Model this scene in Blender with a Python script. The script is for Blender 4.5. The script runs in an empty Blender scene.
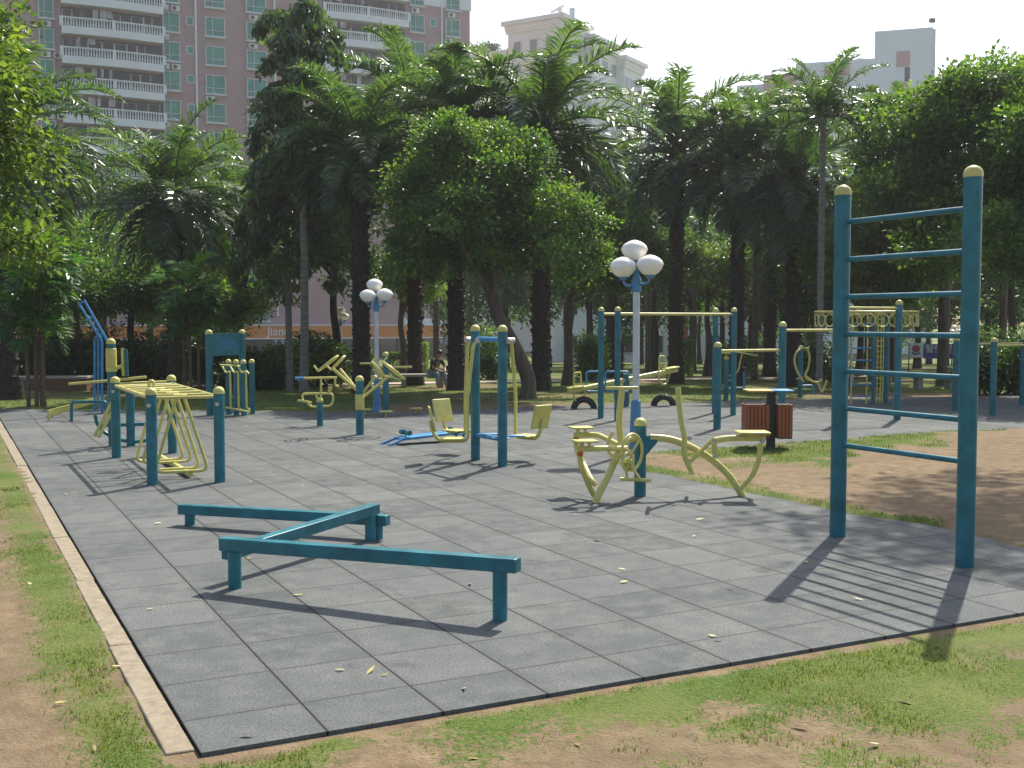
import bpy, math, random
import numpy as np
from mathutils import Vector, Matrix
random.seed(5); RNG = np.random.default_rng(11)
R = math.radians
scn = bpy.context.scene
COL = scn.collection
# ------------------------------------------------------------------ camera model (used for measuring places on the ground)
F, HZ, CAMH = 1120.0, 322.0, 1.63
PITCH = math.atan((384 - HZ) / F); CP, SP = math.cos(PITCH), math.sin(PITCH)
def ray(px, py):
    x, y, z = px - 512, F, 384 - py
    return x, y * CP + z * SP, -y * SP + z * CP
def g(px, py, z=0.0):
    x, y, w = ray(px, py); t = (z - CAMH) / w
    return Vector((x * t, y * t, z))
def at(px, py, Y):
    x, y, w = ray(px, py); t = Y / y
    return Vector((x * t, Y, CAMH + w * t))
GA = math.atan2(.13882, .27345)                    # direction of the paving grid
U = Vector((math.cos(GA), math.sin(GA), 0)); V = Vector((-math.sin(GA), math.cos(GA), 0))
C0 = g(200.5, 753)                                 # front corner of the rubber paving
def terr(y):                                       # the park falls gently away behind the playground
    if y < 22: return -.018
    t = y - 22
    return -.018 - (.0245 * t * min(1, t / 8) if t < 100 else 2.45)
# ------------------------------------------------------------------ tagging
def tag(o, label, cat, group=None, kind=None):
    o['label'] = label; o['category'] = cat
    if group: o['group'] = group
    if kind: o['kind'] = kind
    return o
def thing(name, label, cat, loc, group=None):
    o = bpy.data.objects.new(name, None); COL.objects.link(o)
    o.location = loc; o.empty_display_size = .2
    return tag(o, label, cat, group)
def children(o): return [c for c in COL.objects if c.parent == o]
def copy_tree(o, parent=None):
    c = o.copy(); COL.objects.link(c); c.parent = parent
    for ch in children(o): copy_tree(ch, c)
    return c
def root_of(o):
    while o.parent: o = o.parent
    return o
# ------------------------------------------------------------------ mesh collecting
def corner_path(pts, r=.08, n=5):
    pts = [Vector(p) for p in pts]; out = [pts[0]]
    for a, b, c in zip(pts, pts[1:], pts[2:]):
        d0, d1 = (a - b), (c - b); k = min(r, d0.length * .48, d1.length * .48)
        p, q = b + d0.normalized() * k, b + d1.normalized() * k
        for i in range(n + 1):
            t = i / n; out.append(p * (1 - t) ** 2 + b * 2 * t * (1 - t) + q * t * t)
    out.append(pts[-1]); return out
def spline(pts, n=6):
    P = [Vector(p) for p in pts]; P = [2 * P[0] - P[1]] + P + [2 * P[-1] - P[-2]]; out = []
    for i in range(1, len(P) - 2):
        for k in range(n):
            t = k / n; a, b, c, d = P[i - 1:i + 3]
            out.append(.5 * ((2 * b) + (c - a) * t + (2 * a - 5 * b + 4 * c - d) * t * t + (3 * b - a - 3 * c + d) * t ** 3))
    out.append(P[-2]); return out
class MB:
    def __init__(s): s.v = []; s.f = []
    def add(s, vs, fs):
        o = len(s.v); s.v += [tuple(v) for v in vs]; s.f += [tuple(i + o for i in f) for f in fs]; return s
    def box(s, c, size, rz=0, M=None):
        hx, hy, hz = (k / 2 for k in size); m = M or Matrix.Rotation(rz, 3, 'Z'); c = Vector(c)
        vs = [c + m @ Vector((x * hx, y * hy, z * hz)) for z in (-1, 1) for y in (-1, 1) for x in (-1, 1)]
        return s.add(vs, [(0, 2, 3, 1), (4, 5, 7, 6), (0, 1, 5, 4), (2, 6, 7, 3), (0, 4, 6, 2), (1, 3, 7, 5)])
    def beam(s, p0, p1, w, h):
        p0, p1 = Vector(p0), Vector(p1); d = p1 - p0; x = d.normalized()
        up = Vector((0, 0, 1)) if abs(x.z) < .95 else Vector((0, 1, 0))
        y = up.cross(x).normalized(); z = x.cross(y)
        return s.box((p0 + p1) / 2, (d.length, w, h), M=Matrix((x, y, z)).transposed())
    def tube(s, pts, r, n=10, cap=True, closed=False):
        P = [Vector(p) for p in pts]; m = len(P)
        rr = r if isinstance(r, (list, tuple)) else [r] * m
        ref = None; rings = []
        for i in range(m):
            if closed: t = P[(i + 1) % m] - P[i - 1]
            else: t = P[min(i + 1, m - 1)] - P[max(i - 1, 0)]
            t.normalize()
            if ref is None:
                ref = Vector((0, 0, 1)) if abs(t.z) < .9 else Vector((1, 0, 0))
            ref = (ref - t * ref.dot(t)).normalized(); b = t.cross(ref)
            rings.append([P[i] + (ref * math.cos(2 * math.pi * k / n) + b * math.sin(2 * math.pi * k / n)) * rr[i] for k in range(n)])
        vs = [v for q in rings for v in q]; fs = []
        for i in range(m if closed else m - 1):
            j = (i + 1) % m
            for k in range(n): fs.append((i * n + k, i * n + (k + 1) % n, j * n + (k + 1) % n, j * n + k))
        if cap and not closed:
            fs.append(tuple(reversed(range(n)))); fs.append(tuple(range((m - 1) * n, m * n)))
        return s.add(vs, fs)
    def lathe(s, c, prof, n=20, M=None):
        c = Vector(c); vs = []; fs = []; m = M or Matrix.Identity(3)
        for r, z in prof:
            for k in range(n):
                a = 2 * math.pi * k / n; vs.append(c + m @ Vector((max(r, 1e-4) * math.cos(a), max(r, 1e-4) * math.sin(a), z)))
        for i in range(len(prof) - 1):
            for k in range(n): fs.append((i * n + k, i * n + (k + 1) % n, (i + 1) * n + (k + 1) % n, (i + 1) * n + k))
        fs.append(tuple(reversed(range(n)))); fs.append(tuple(range((len(prof) - 1) * n, len(prof) * n)))
        return s.add(vs, fs)
    def ring(s, c, normal, Rr, r, n=28, m=8):
        c = Vector(c); nz = Vector(normal).normalized(); x = nz.orthogonal().normalized(); y = nz.cross(x)
        return s.tube([c + (x * math.cos(2 * math.pi * k / n) + y * math.sin(2 * math.pi * k / n)) * Rr for k in range(n)], r, m, closed=True)
    def build(s, name, mat, parent=None, bevel=0, ang=38):
        off = Vector((0, 0, 0))
        if parent is not None:
            off = root_of(parent).location
        me = bpy.data.meshes.new(name)
        me.from_pydata([tuple(Vector(v) - off) for v in s.v], [], s.f); me.validate()
        me.materials.append(mat)
        me.polygons.foreach_set('use_smooth', [True] * len(me.polygons)); me.set_sharp_from_angle(angle=R(ang))
        o = bpy.data.objects.new(name, me); COL.objects.link(o)
        if parent is not None: o.parent = parent
        if bevel:
            b = o.modifiers.new('bevel', 'BEVEL'); b.width = bevel; b.segments = 2; b.limit_method = 'ANGLE'; b.angle_limit = R(40)
        return o
def np_mesh(name, Vv, Ff, mat, tint=None, smooth=False):
    """Vv (n,3), Ff (m,k) with constant k"""
    Vv = np.asarray(Vv, np.float32); Ff = np.asarray(Ff, np.int32); m, k = Ff.shape
    me = bpy.data.meshes.new(name)
    me.vertices.add(len(Vv)); me.vertices.foreach_set('co', Vv.ravel())
    me.loops.add(m * k); me.loops.foreach_set('vertex_index', Ff.ravel())
    me.polygons.add(m); me.polygons.foreach_set('loop_start', np.arange(0, m * k, k, dtype=np.int32))
    me.polygons.foreach_set('loop_total', np.full(m, k, np.int32))
    me.polygons.foreach_set('use_smooth', np.full(m, smooth))
    me.update(calc_edges=True)
    if tint is not None:
        a = me.attributes.new('tint', 'FLOAT', 'FACE'); a.data.foreach_set('value', np.asarray(tint, np.float32))
    me.materials.append(mat); return me
def link(name, me, parent=None, loc=None):
    o = bpy.data.objects.new(name, me); COL.objects.link(o)
    if parent is not None: o.parent = parent
    if loc is not None: o.location = loc
    return o
# ------------------------------------------------------------------ value noise for layouts
def vnoise(x, y, sc, seed=0):
    x = np.asarray(x, float) / sc + 101.7 * seed; y = np.asarray(y, float) / sc + 37.3 * seed
    xi, yi = np.floor(x).astype(int), np.floor(y).astype(int); fx, fy = x - xi, y - yi
    fx = fx * fx * (3 - 2 * fx); fy = fy * fy * (3 - 2 * fy)
    def h(a, b):
        n = (a * 374761393 + b * 668265263 + seed * 974711) & 0x7fffffff
        n = ((n ^ (n >> 13)) * 1274126177) & 0x7fffffff
        return ((n ^ (n >> 16)) & 0xffff) / 65535.0
    return (h(xi, yi) * (1 - fx) + h(xi + 1, yi) * fx) * (1 - fy) + (h(xi, yi + 1) * (1 - fx) + h(xi + 1, yi + 1) * fx) * fy
def sdist(px, py, poly):
    """signed distance to a polygon, positive inside"""
    px = np.asarray(px, float); py = np.asarray(py, float); d = np.full(px.shape, 1e9); ins = np.zeros(px.shape, bool)
    n = len(poly)
    for i in range(n):
        x0, y0 = poly[i][:2]; x1, y1 = poly[(i + 1) % n][:2]
        ex, ey = x1 - x0, y1 - y0; t = np.clip(((px - x0) * ex + (py - y0) * ey) / (ex * ex + ey * ey + 1e-12), 0, 1)
        d = np.minimum(d, np.hypot(px - x0 - t * ex, py - y0 - t * ey))
        c = ((y0 > py) != (y1 > py)) & (px < (x1 - x0) * (py - y0) / (y1 - y0 + 1e-12) + x0); ins ^= c
    return np.where(ins, d, -d)
# ------------------------------------------------------------------ materials
class NT:
    def __init__(s, name):
        s.m = bpy.data.materials.new(name); s.m.use_nodes = True; s.t = s.m.node_tree; s.n = s.t.nodes
        s.b = s.n['Principled BSDF']; s.out = s.n['Material Output']
    def new(s, ty, **kw):
        n = s.n.new(ty)
        for k, v in kw.items():
            if k.startswith('i_'):
                key = k[2:].replace('_', ' ')
                key = int(key) if key.isdigit() else key
                n.inputs[key].default_value = v
            else: setattr(n, k, v)
        return n
    def L(s, a, b): s.t.links.new(a, b)
    def coord(s, kind='Object'): return s.new('ShaderNodeTexCoord').outputs[kind]
    def noise(s, scale, detail=4, rough=.55, vec=None):
        n = s.new('ShaderNodeTexNoise'); n.inputs['Scale'].default_value = scale; n.inputs['Detail'].default_value = detail
        n.inputs['Roughness'].default_value = rough
        s.L(vec if vec is not None else s.coord(), n.inputs['Vector']); return n.outputs['Fac']
    def ramp(s, fac, stops):
        n = s.new('ShaderNodeValToRGB'); e = n.color_ramp.elements
        while len(e) < len(stops): e.new(.5)
        for k, (p, c) in zip(e, stops): k.position = p; k.color = (*c, 1) if len(c) == 3 else c
        s.L(fac, n.inputs['Fac']); return n.outputs['Color']
    def mix(s, fac, a, b, mode='MIX'):
        n = s.new('ShaderNodeMix', data_type='RGBA', blend_type=mode)
        for sock, v in ((n.inputs[0], fac), (n.inputs[6], a), (n.inputs[7], b)):
            if hasattr(v, 'is_output'): s.L(v, sock)
            elif isinstance(v, (int, float)): sock.default_value = v
            else: sock.default_value = (*v, 1)
        return n.outputs[2]
    def math(s, op, a, b=None):
        n = s.new('ShaderNodeMath', operation=op)
        for i, v in enumerate((a, b)):
            if v is None: continue
            if hasattr(v, 'is_output'): s.L(v, n.inputs[i])
            else: n.inputs[i].default_value = v
        return n.outputs[0]
    def bump(s, h, strength=.3, dist=.01):
        n = s.new('ShaderNodeBump'); n.inputs['Strength'].default_value = strength; n.inputs['Distance'].default_value = dist
        s.L(h, n.inputs['Height']); s.L(n.outputs[0], s.b.inputs['Normal']); return n
    def col(s, v): s.set('Base Color', v)
    def set(s, k, v):
        if hasattr(v, 'is_output'): s.L(v, s.b.inputs[k])
        else: s.b.inputs[k].default_value = (*v, 1) if isinstance(v, tuple) and k != 'Subsurface Radius' else v
def paint(name, c, rough=.4, var=.14, worn=None, sc=7):
    t = NT(name); a = t.noise(sc, 5); b = t.noise(90, 3)
    dk = tuple(k * (1 - var) for k in c); lt = tuple(min(1, k * (1 + var) + .012) for k in c)
    cc = t.ramp(a, [(.3, dk), (.7, lt)])
    if worn:
        w = t.ramp(t.noise(38, 6, .7), [(.66, (0, 0, 0)), (.74, (1, 1, 1))]); cc = t.mix(w, cc, worn); d2 = t.ramp(t.noise(3.3, 6, .7), [(.55, (0, 0, 0)), (.72, (.45, .45, .45))]); cc = t.mix(d2, cc, tuple(k * .6 + .012 for k in c))
    t.col(cc); t.set('Roughness', t.math('ADD', t.math('MULTIPLY', a, .3), rough - .12)); t.bump(b, .06, .002); return t.m
def plain(name, c, rough=.6, metal=0, var=.15, sc=5):
    t = NT(name); t.col(t.ramp(t.noise(sc, 5), [(.25, tuple(k * (1 - var) for k in c)), (.75, tuple(min(1, k * (1 + var)) for k in c))]))
    t.set('Roughness', rough); t.set('Metallic', metal); return t.m
M = {}
M['blue'] = paint('teal_blue_paint', (.004, .140, .175), .34, .26, (.03, .17, .19))
M['cream'] = paint('pale_yellow_paint', (.60, .535, .15), .36, .12, (.46, .38, .17))
M['light_blue'] = paint('bright_blue_paint', (.03, .23, .46), .4)
M['lamp_blue'] = paint('lamp_blue_paint', (.06, .22, .40), .45)
M['lamp_pole'] = paint('lamp_grey_paint', (.55, .57, .58), .4)
M['steel'] = plain('bolt_steel', (.5, .5, .48), .35, .9)
M['amber'] = plain('amber_plastic', (.55, .12, .01), .25)
M['rubber'] = plain('black_rubber', (.016, .017, .022), .55)
M['concrete'] = plain('bench_concrete', (.36, .33, .29), .85, sc=9)
t = NT('globe_plastic'); t.col((.90, .86, .77)); t.set('Roughness', .25); t.set('Subsurface Weight', .5); t.set('Subsurface Radius', (.1, .1, .1)); t.set('Subsurface Scale', .3); M['globe'] = t.m
def leafmat(name, dark, mid, light, trans=.4, rough=.42, spec=.5):
    t = NT(name); a = t.new('ShaderNodeAttribute', attribute_name='tint').outputs['Fac']
    oi = t.new('ShaderNodeObjectInfo').outputs['Random']
    f = t.math('ADD', t.math('MULTIPLY', t.noise(.9, 3), .35), t.math('MULTIPLY', a, .7)); f = t.math('ADD', f, t.math('MULTIPLY', oi, .1))
    c = t.ramp(f, [(.26, dark), (.55, mid), (.84, light)])
    t.col(c); t.set('Roughness', rough); t.set('Specular IOR Level', spec)
    tr = t.new('ShaderNodeBsdfTranslucent'); t.L(t.mix(1.0, c, (1.55, 1.75, .6), 'MULTIPLY'), tr.inputs['Color'])
    mx = t.new('ShaderNodeMixShader'); mx.inputs[0].default_value = trans
    t.L(t.b.outputs[0], mx.inputs[1]); t.L(tr.outputs[0], mx.inputs[2]); t.L(mx.outputs[0], t.out.inputs['Surface']); return t.m
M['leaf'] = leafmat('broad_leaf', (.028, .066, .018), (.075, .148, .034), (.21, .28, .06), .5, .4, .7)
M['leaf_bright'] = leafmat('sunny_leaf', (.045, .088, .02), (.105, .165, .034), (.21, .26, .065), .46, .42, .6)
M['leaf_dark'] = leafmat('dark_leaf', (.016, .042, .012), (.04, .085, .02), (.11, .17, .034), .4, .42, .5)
M['palm'] = leafmat('palm_leaflet', (.022, .052, .02), (.048, .10, .034), (.115, .18, .055), .40, .31, 1.2)
M['palm_young'] = leafmat('young_palm_leaflet', (.022, .08, .018), (.05, .14, .025), (.11, .22, .04), .42, .36, .6)
M['fish'] = leafmat('fishtail_leaflet', (.028, .06, .022), (.06, .11, .034), (.17, .20, .05), .4, .34, 1.0)
M['blade'] = leafmat('grass_blade', (.048, .078, .015), (.10, .148, .028), (.22, .225, .07), .35, .5, .3)
def bark(name, a, b, sc=9, stretch=(1, 1, .25)):
    t = NT(name); mp = t.new('ShaderNodeMapping'); mp.inputs['Scale'].default_value = stretch; t.L(t.coord(), mp.inputs['Vector'])
    n = t.noise(sc, 7, .65, mp.outputs[0]); t.col(t.ramp(n, [(.3, a), (.7, b)])); t.set('Roughness', .9); t.bump(n, .8, .03); return t.m
M['bark'] = bark('brown_bark', (.045, .033, .024), (.15, .115, .085))
M['bark_dark'] = bark('dark_palm_bark', (.014, .012, .009), (.06, .045, .033), 12, (1, 1, 1))
M['bark_pale'] = bark('pale_ringed_bark', (.13, .125, .11), (.30, .28, .25), 6, (.5, .5, 3))
M['stalk'] = plain('palm_stalk', (.10, .13, .04), .5)
M['cane'] = bark('brown_cane', (.09, .05, .028), (.20, .13, .08), 6, (.5, .5, 3))
# ================================================================== GROUND
PADP = [C0, C0 + U * 13.2, C0 + U * 16 + V * 6, Vector((16.5, 20, 0)), Vector((14, 25, 0)), Vector((8.4, 24.3, 0)), Vector((5.6, 23.4, 0)),
        Vector((1.7, 22.1, 0)), Vector((-.2, 21.2, 0)), Vector((-2.0, 20.2, 0)), C0 + V * 18.9]
ISL = [g(618, 463), g(640, 470), g(700, 483), g(764, 496), g(850, 513), g(940, 528), g(1024, 546), g(1150, 572), g(1300, 560), g(1300, 470), g(1160, 424),
       g(1024, 428), g(920, 434), g(801, 443), g(700, 450), g(640, 455)]
pad_xy = [(p.x, p.y) for p in PADP]; isl_xy = [(p.x, p.y) for p in ISL]
PATHC = Vector((-13.0, 31.2, 0))
def grass_amount(x, y):
    x = np.asarray(x, float); y = np.asarray(y, float)
    rx, ry = x - C0.x, y - C0.y
    s = rx * U.x + ry * U.y; tt = rx * V.x + ry * V.y
    n1 = vnoise(x, y, 1.1, 1); n2 = vnoise(x, y, .35, 2); n3 = vnoise(x, y, .12, 3); n4 = vnoise(x, y, .05, 4); n = .34 * n1 + .28 * n2 + .22 * n3 + .16 * n4
    e = -s - .16
    left = np.clip(1.0 - np.abs(e - .10) / .27 + (n - .5) * 1.7, 0, 1) * (e > -.05)
    left = np.maximum(left, np.clip((n - .6) * 4, 0, .42))
    f = -tt
    front = np.clip(np.where(f < .35, 1.0 - f * 1.15, .38) + (n - .5) * 3.3 - .02, 0, .95) * (f > .05 + .06 * n2)
    near = np.where((tt < 0) & (s > -.35), front, left)
    near = np.where((tt < 0.3) & (s <= -.1) & (s > -.9), np.maximum(front * .8, left), near)
    back = np.clip(.85 + (vnoise(x, y, 3.0, 5) - .5) * 1.4 + (n - .5) * .8, 0, 1)
    back = np.where((x > 7) & (y > 23) & (y < 27.5), back * .25, back)
    back = np.where((x > -2.5) & (x < 8) & (y < 24.2), back * np.clip((y - 21.6) / 2.6, .15, 1), back)
    gg = np.where((y > 19.5) & (tt > 17), back, near)
    gg = np.where((y > 20) & (s > 0), np.where(sdist(x, y, pad_xy) > 0, 0, back), gg)
    pv = (x - PATHC.x) * V.x + (y - PATHC.y) * V.y
    gg = np.where(np.abs(pv) < 1.0 + .25 * (n2 - .5), 0, gg)
    gg = np.where((np.abs(pv + 2.3) < .9) & (x < -3), gg * .25, gg)        # bare earth in front of the path
    return gg
def axis(lo, hi, step, far, k=1.16):
    a = list(np.arange(lo, hi, step)); d = step; x = a[-1]
    while x < far: d *= k; x += d; a.append(x)
    return a
ax = axis(-14, 16, .13, 500); d = .13; x = -14; neg = []
while x > -500: d *= 1.16; x -= d; neg.append(x)
ax = np.array(neg[::-1] + ax)
ay = axis(2.2, 30, .13, 900, 1.1); ay = np.array([-60, -30, -15, -8, -4, -2, 0, 1, 1.6, 2.0] + ay)
GX, GY = np.meshgrid(ax, ay); gx, gy = GX.ravel(), GY.ravel()
gz = np.array([terr(v) for v in ay]); gz = np.repeat(gz, len(ax))
ga = grass_amount(gx, gy)
sd = sdist(gx, gy, pad_xy)
gz = gz + np.where(sd < -.12, (vnoise(gx, gy, .5, 7) - .5) * .025 + (vnoise(gx, gy, .17, 8) - .5) * .012 + ga * .012, 0) - np.where(sd > .1, .03, 0)
W = len(ax); H = len(ay); idx = np.arange(W * H).reshape(H, W)
Q = np.stack([idx[:-1, :-1], idx[:-1, 1:], idx[1:, 1:], idx[1:, :-1]], -1).reshape(-1, 4)
t = NT('park_soil_and_lawn')
a = t.new('ShaderNodeAttribute', attribute_name='grass').outputs['Fac']
n1 = t.noise(9, 6, .65); n2 = t.noise(60, 4, .6); n3 = t.noise(1.3, 4)
soil = t.ramp(n1, [(.25, (.11, .078, .046)), (.5, (.205, .148, .088)), (.8, (.30, .225, .145))])
soil = t.mix(t.ramp(t.noise(.7, 5, .6), [(.42, (0, 0, 0)), (.68, (.75, .75, .75))]), soil, (.155, .115, .072))
soil = t.mix(t.ramp(t.noise(150, 3, .7), [(.6, (0, 0, 0)), (.7, (.5, .5, .5))]), soil, (.38, .31, .22))
soil = t.mix(t.ramp(n2, [(.35, (.25, .25, .25)), (.5, (0, 0, 0))]), soil, (.16, .11, .065))
lawn = t.ramp(n2, [(.3, (.042, .072, .014)), (.55, (.085, .135, .025)), (.8, (.165, .175, .05))])
lawn = t.mix(t.ramp(n3, [(.4, (0, 0, 0)), (.75, (.6, .6, .6))]), lawn, (.22, .21, .08))
fac = t.ramp(t.math('ADD', a, t.math('MULTIPLY', t.math('SUBTRACT', t.noise(34, 6, .75), .5), 3.0)), [(.34, (0, 0, 0)), (.6, (1, 1, 1))])
t.col(t.mix(fac, soil, lawn)); t.set('Roughness', .95); t.set('Specular IOR Level', .15)
t.bump(t.math('ADD', n2, t.math('MULTIPLY', n1, .6)), .7, .02); M['ground'] = t.m
me = np_mesh('ground', np.stack([gx, gy, gz], 1), Q, M['ground'], smooth=True)
at_ = me.attributes.new('grass', 'FLOAT', 'POINT'); at_.data.foreach_set('value', ga.astype(np.float32))
o = link('ground', me); o['kind'] = 'structure'
# ---- rubber paving
t = NT('rubber_tile_paving'); mp = t.coord()
sc_ = t.new('ShaderNodeVectorMath', operation='MULTIPLY_ADD'); t.L(mp, sc_.inputs[0]); sc_.inputs[1].default_value = (2, 2, 0); sc_.inputs[2].default_value = (0, .25, 0)
wob = t.new('ShaderNodeTexNoise'); wob.inputs['Scale'].default_value = 3; t.L(mp, wob.inputs['Vector'])
wv = t.new('ShaderNodeVectorMath', operation='MULTIPLY_ADD'); t.L(wob.outputs['Color'], wv.inputs[0]); wv.inputs[1].default_value = (.008, .008, 0); t.L(sc_.outputs[0], wv.inputs[2])
fl = t.new('ShaderNodeVectorMath', operation='FLOOR'); t.L(sc_.outputs[0], fl.inputs[0])
fr = t.new('ShaderNodeVectorMath', operation='FRACTION'); t.L(wv.outputs[0], fr.inputs[0])
wn = t.new('ShaderNodeTexWhiteNoise', noise_dimensions='3D'); t.L(fl.outputs[0], wn.inputs['Vector']); rnd = wn.outputs['Value']
sx = t.new('ShaderNodeSeparateXYZ'); t.L(fr.outputs[0], sx.inputs[0])
ex = t.math('MINIMUM', sx.outputs[0], t.math('SUBTRACT', 1, sx.outputs[0])); ey = t.math('MINIMUM', sx.outputs[1], t.math('SUBTRACT', 1, sx.outputs[1]))
# seams along the length of the paving are wider than those across
ew = t.math('MINIMUM', t.math('MULTIPLY', ex, .72), t.math('MULTIPLY', ey, 1.25))
seam = t.ramp(ew, [(.0045, (1, 1, 1)), (.0095, (0, 0, 0))])
soft = t.ramp(ew, [(.0, (1, 1, 1)), (.06, (0, 0, 0))])
big = t.noise(.55, 5, .6, mp); med = t.noise(5, 6, .65, mp); fine = t.noise(240, 3, .7, mp); grit = t.noise(85, 4, .75, mp)
base = t.ramp(rnd, [(0, (.084, .095, .092)), (.5, (.116, .126, .122)), (1, (.158, .167, .161))])
base = t.mix(t.ramp(med, [(.42, (0, 0, 0)), (.66, (.7, .7, .7))]), base, (.205, .21, .198))
base = t.mix(t.ramp(big, [(.35, (.5, .5, .5)), (.6, (0, 0, 0))]), base, (.092, .102, .104))
spots = t.ramp(t.noise(2.1, 5, .75, mp), [(.56, (0, 0, 0)), (.70, (.85, .85, .85))])
base = t.mix(spots, base, (.058, .064, .066))
base = t.mix(t.ramp(grit, [(.38, (.9, .9, .9)), (.54, (0, 0, 0))]), base, (.052, .058, .058))
base = t.mix(t.ramp(fine, [(.58, (0, 0, 0)), (.70, (.55, .55, .55))]), base, (.32, .33, .31))
base = t.mix(t.math('MULTIPLY', soft, .35), base, (.075, .078, .07))
base = t.mix(seam, base, (.018, .018, .02))
t.col(base); t.set('Roughness', .85); t.set('Specular IOR Level', .16)
hgt = t.math('ADD', t.math('MULTIPLY', t.math('SUBTRACT', 1, seam), 1.0), t.math('ADD', t.math('MULTIPLY', fine, .25), t.math('ADD', t.math('MULTIPLY', med, .3), t.math('MULTIPLY', rnd, .4))))
t.bump(hgt, .32, .008); M['pad'] = t.m
inv = Matrix.Rotation(-GA, 3, 'Z')
loc = [inv @ (p - C0) for p in PADP]
mb = MB(); n = len(loc)
mb.add([(p.x, p.y, 0) for p in loc] + [(p.x, p.y, -.05) for p in loc], [tuple(range(n))] + [(i, i + n, (i + 1) % n + n, (i + 1) % n) for i in range(n)])
o = mb.build('playground_paving', M['pad']); o.location = C0; o.rotation_euler.z = GA; o['kind'] = 'structure'
# ---- kerb, in cast lengths
t = NT('kerb_concrete'); k1 = t.noise(14, 6, .7); t.col(t.ramp(k1, [(.3, (.17, .14, .09)), (.55, (.27, .225, .155)), (.8, (.35, .30, .215))])); t.set('Roughness', .9); t.bump(t.noise(80, 4), .4, .004); M['kerb'] = t.m
mb = MB(); q = .07
while q < 19:
    L_ = 1.6; c = C0 + V * (q + L_ / 2) - U * (.075 + random.uniform(-.003, .003) - .012); c.z = -.045 + random.uniform(-.003, .003)
    mb.box(c, (.112, L_ - .004, .07), GA + random.uniform(-.004, .004)); q += L_
o = mb.build('kerb', M['kerb'], bevel=.008); o['kind'] = 'structure'
# ---- bare earth island
xs = np.arange(0.6, 12.5, .07); ys = np.arange(7.2, 20, .07); IX, IY = np.meshgrid(xs, ys); ix, iy = IX.ravel(), IY.ravel()
di = sdist(ix, iy, isl_xy) + (vnoise(ix, iy, .5, 21) - .5) * .16 + (vnoise(ix, iy, .14, 22) - .5) * .07
iz = np.clip(di * .25, -.03, .022) + np.where(di > 0, (vnoise(ix, iy, .3, 23) - .5) * .02, 0)
igr = np.clip(.8 - di / .30 + (vnoise(ix, iy, .4, 24) - .5) * 1.6, 0, 1)
up = sdist(ix, iy, [(g(p, q).x, g(p, q).y) for p, q in ((640, 452), (801, 440), (930, 432), (930, 446), (835, 462), (800, 478), (760, 480), (735, 462))])
igr = np.maximum(igr, np.clip(.3 + up * 1.4 + (vnoise(ix, iy, .35, 25) - .5) * 1.8, 0, 1) * (up > -.3))
Wd, Hd = len(xs), len(ys); idx = np.arange(Wd * Hd).reshape(Hd, Wd)
Q = np.stack([idx[:-1, :-1], idx[:-1, 1:], idx[1:, 1:], idx[1:, :-1]], -1).reshape(-1, 4)
Q = Q[(di[Q] > -.11).all(1)]
me = np_mesh('earth_patch', np.stack([ix, iy, iz], 1), Q, M['ground'], smooth=True)
me.attributes.new('grass', 'FLOAT', 'POINT').data.foreach_set('value', igr.astype(np.float32))
o = link('earth_patch', me); o['kind'] = 'structure'
# ---- park path
t = NT('path_paving'); t.col(t.ramp(t.noise(3, 6), [(.3, (.34, .27, .22)), (.7, (.48, .40, .33))])); t.set('Roughness', .9); M['path'] = t.m
vs = []; fs = []
for i in range(61):
    c = PATHC + U * (i * 1.4 - 25); 
    for sgn in (-1, 1):
        p = c + V * sgn * .95; vs.append((p.x, p.y, terr(p.y) + .035))
for i in range(60): fs.append((2 * i, 2 * i + 2, 2 * i + 3, 2 * i + 1))
mb = MB(); mb.add(vs, fs); o = mb.build('park_path', M['path']); o['kind'] = 'structure'
# ---- grass blades
def grass_object(name, label, n, fn, region, hmin, hmax, seed):
    r = np.random.default_rng(seed); x = r.uniform(region[0], region[1], n); y = region[2] + (region[3] - region[2]) * r.random(n) ** 1.5
    dens, zz = fn(x, y); clp = vnoise(x, y, .055, seed) * .6 + vnoise(x, y, .022, seed + 1) * .4; keep = r.random(n) < np.clip((dens - .15) * 1.5, 0, 1) * np.clip((clp + dens * .45 - .52) * 5, 0, 1); x, y, zz = x[keep], y[keep], zz[keep]; m = len(x)
    h = r.uniform(hmin, hmax, m); w = r.uniform(.0010, .0022, m) * (1 + y * .12); az = r.uniform(0, 6.283, m); ln = r.uniform(.1, .8, m); la = r.uniform(0, 6.283, m)
    bx, by = np.cos(az) * w, np.sin(az) * w
    P0 = np.stack([x - bx, y - by, zz], 1); P1 = np.stack([x + bx, y + by, zz], 1)
    P2 = np.stack([x + np.cos(la) * ln * h, y + np.sin(la) * ln * h, zz + h * np.sqrt(1 - .6 * ln ** 2)], 1)
    Vv = np.stack([P0, P1, P2], 1).reshape(-1, 3); Ff = np.arange(3 * m).reshape(-1, 3)
    tint = np.clip(r.normal(.5, .28, m) + (vnoise(x, y, .8, 31) - .5) * .5, 0, 1)
    me = np_mesh(name, Vv, Ff, M['blade'], tint); o = link(name, me); tag(o, label, 'grass', kind='stuff')
def fn_lawn(x, y):
    d = grass_amount(x, y); s = sdist(x, y, pad_xy); rx = x - C0.x; ry = y - C0.y
    sk = rx * U.x + ry * U.y; tk = rx * V.x + ry * V.y
    d = np.where((s > -.015) | ((sk > -.14) & (sk < .02) & (tk > -.03)), 0, d); return d, np.full(len(x), -.02) + np.where(y > 22, -.0245 * (y - 22) * np.clip((y - 22) / 8, 0, 1), 0)
grass_object('front_lawn_grass', 'short patchy green grass round the front of the grey rubber paving', 800000, fn_lawn, (-7, 6.5, 3.0, 11.5), .006, .026, 41)
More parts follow.
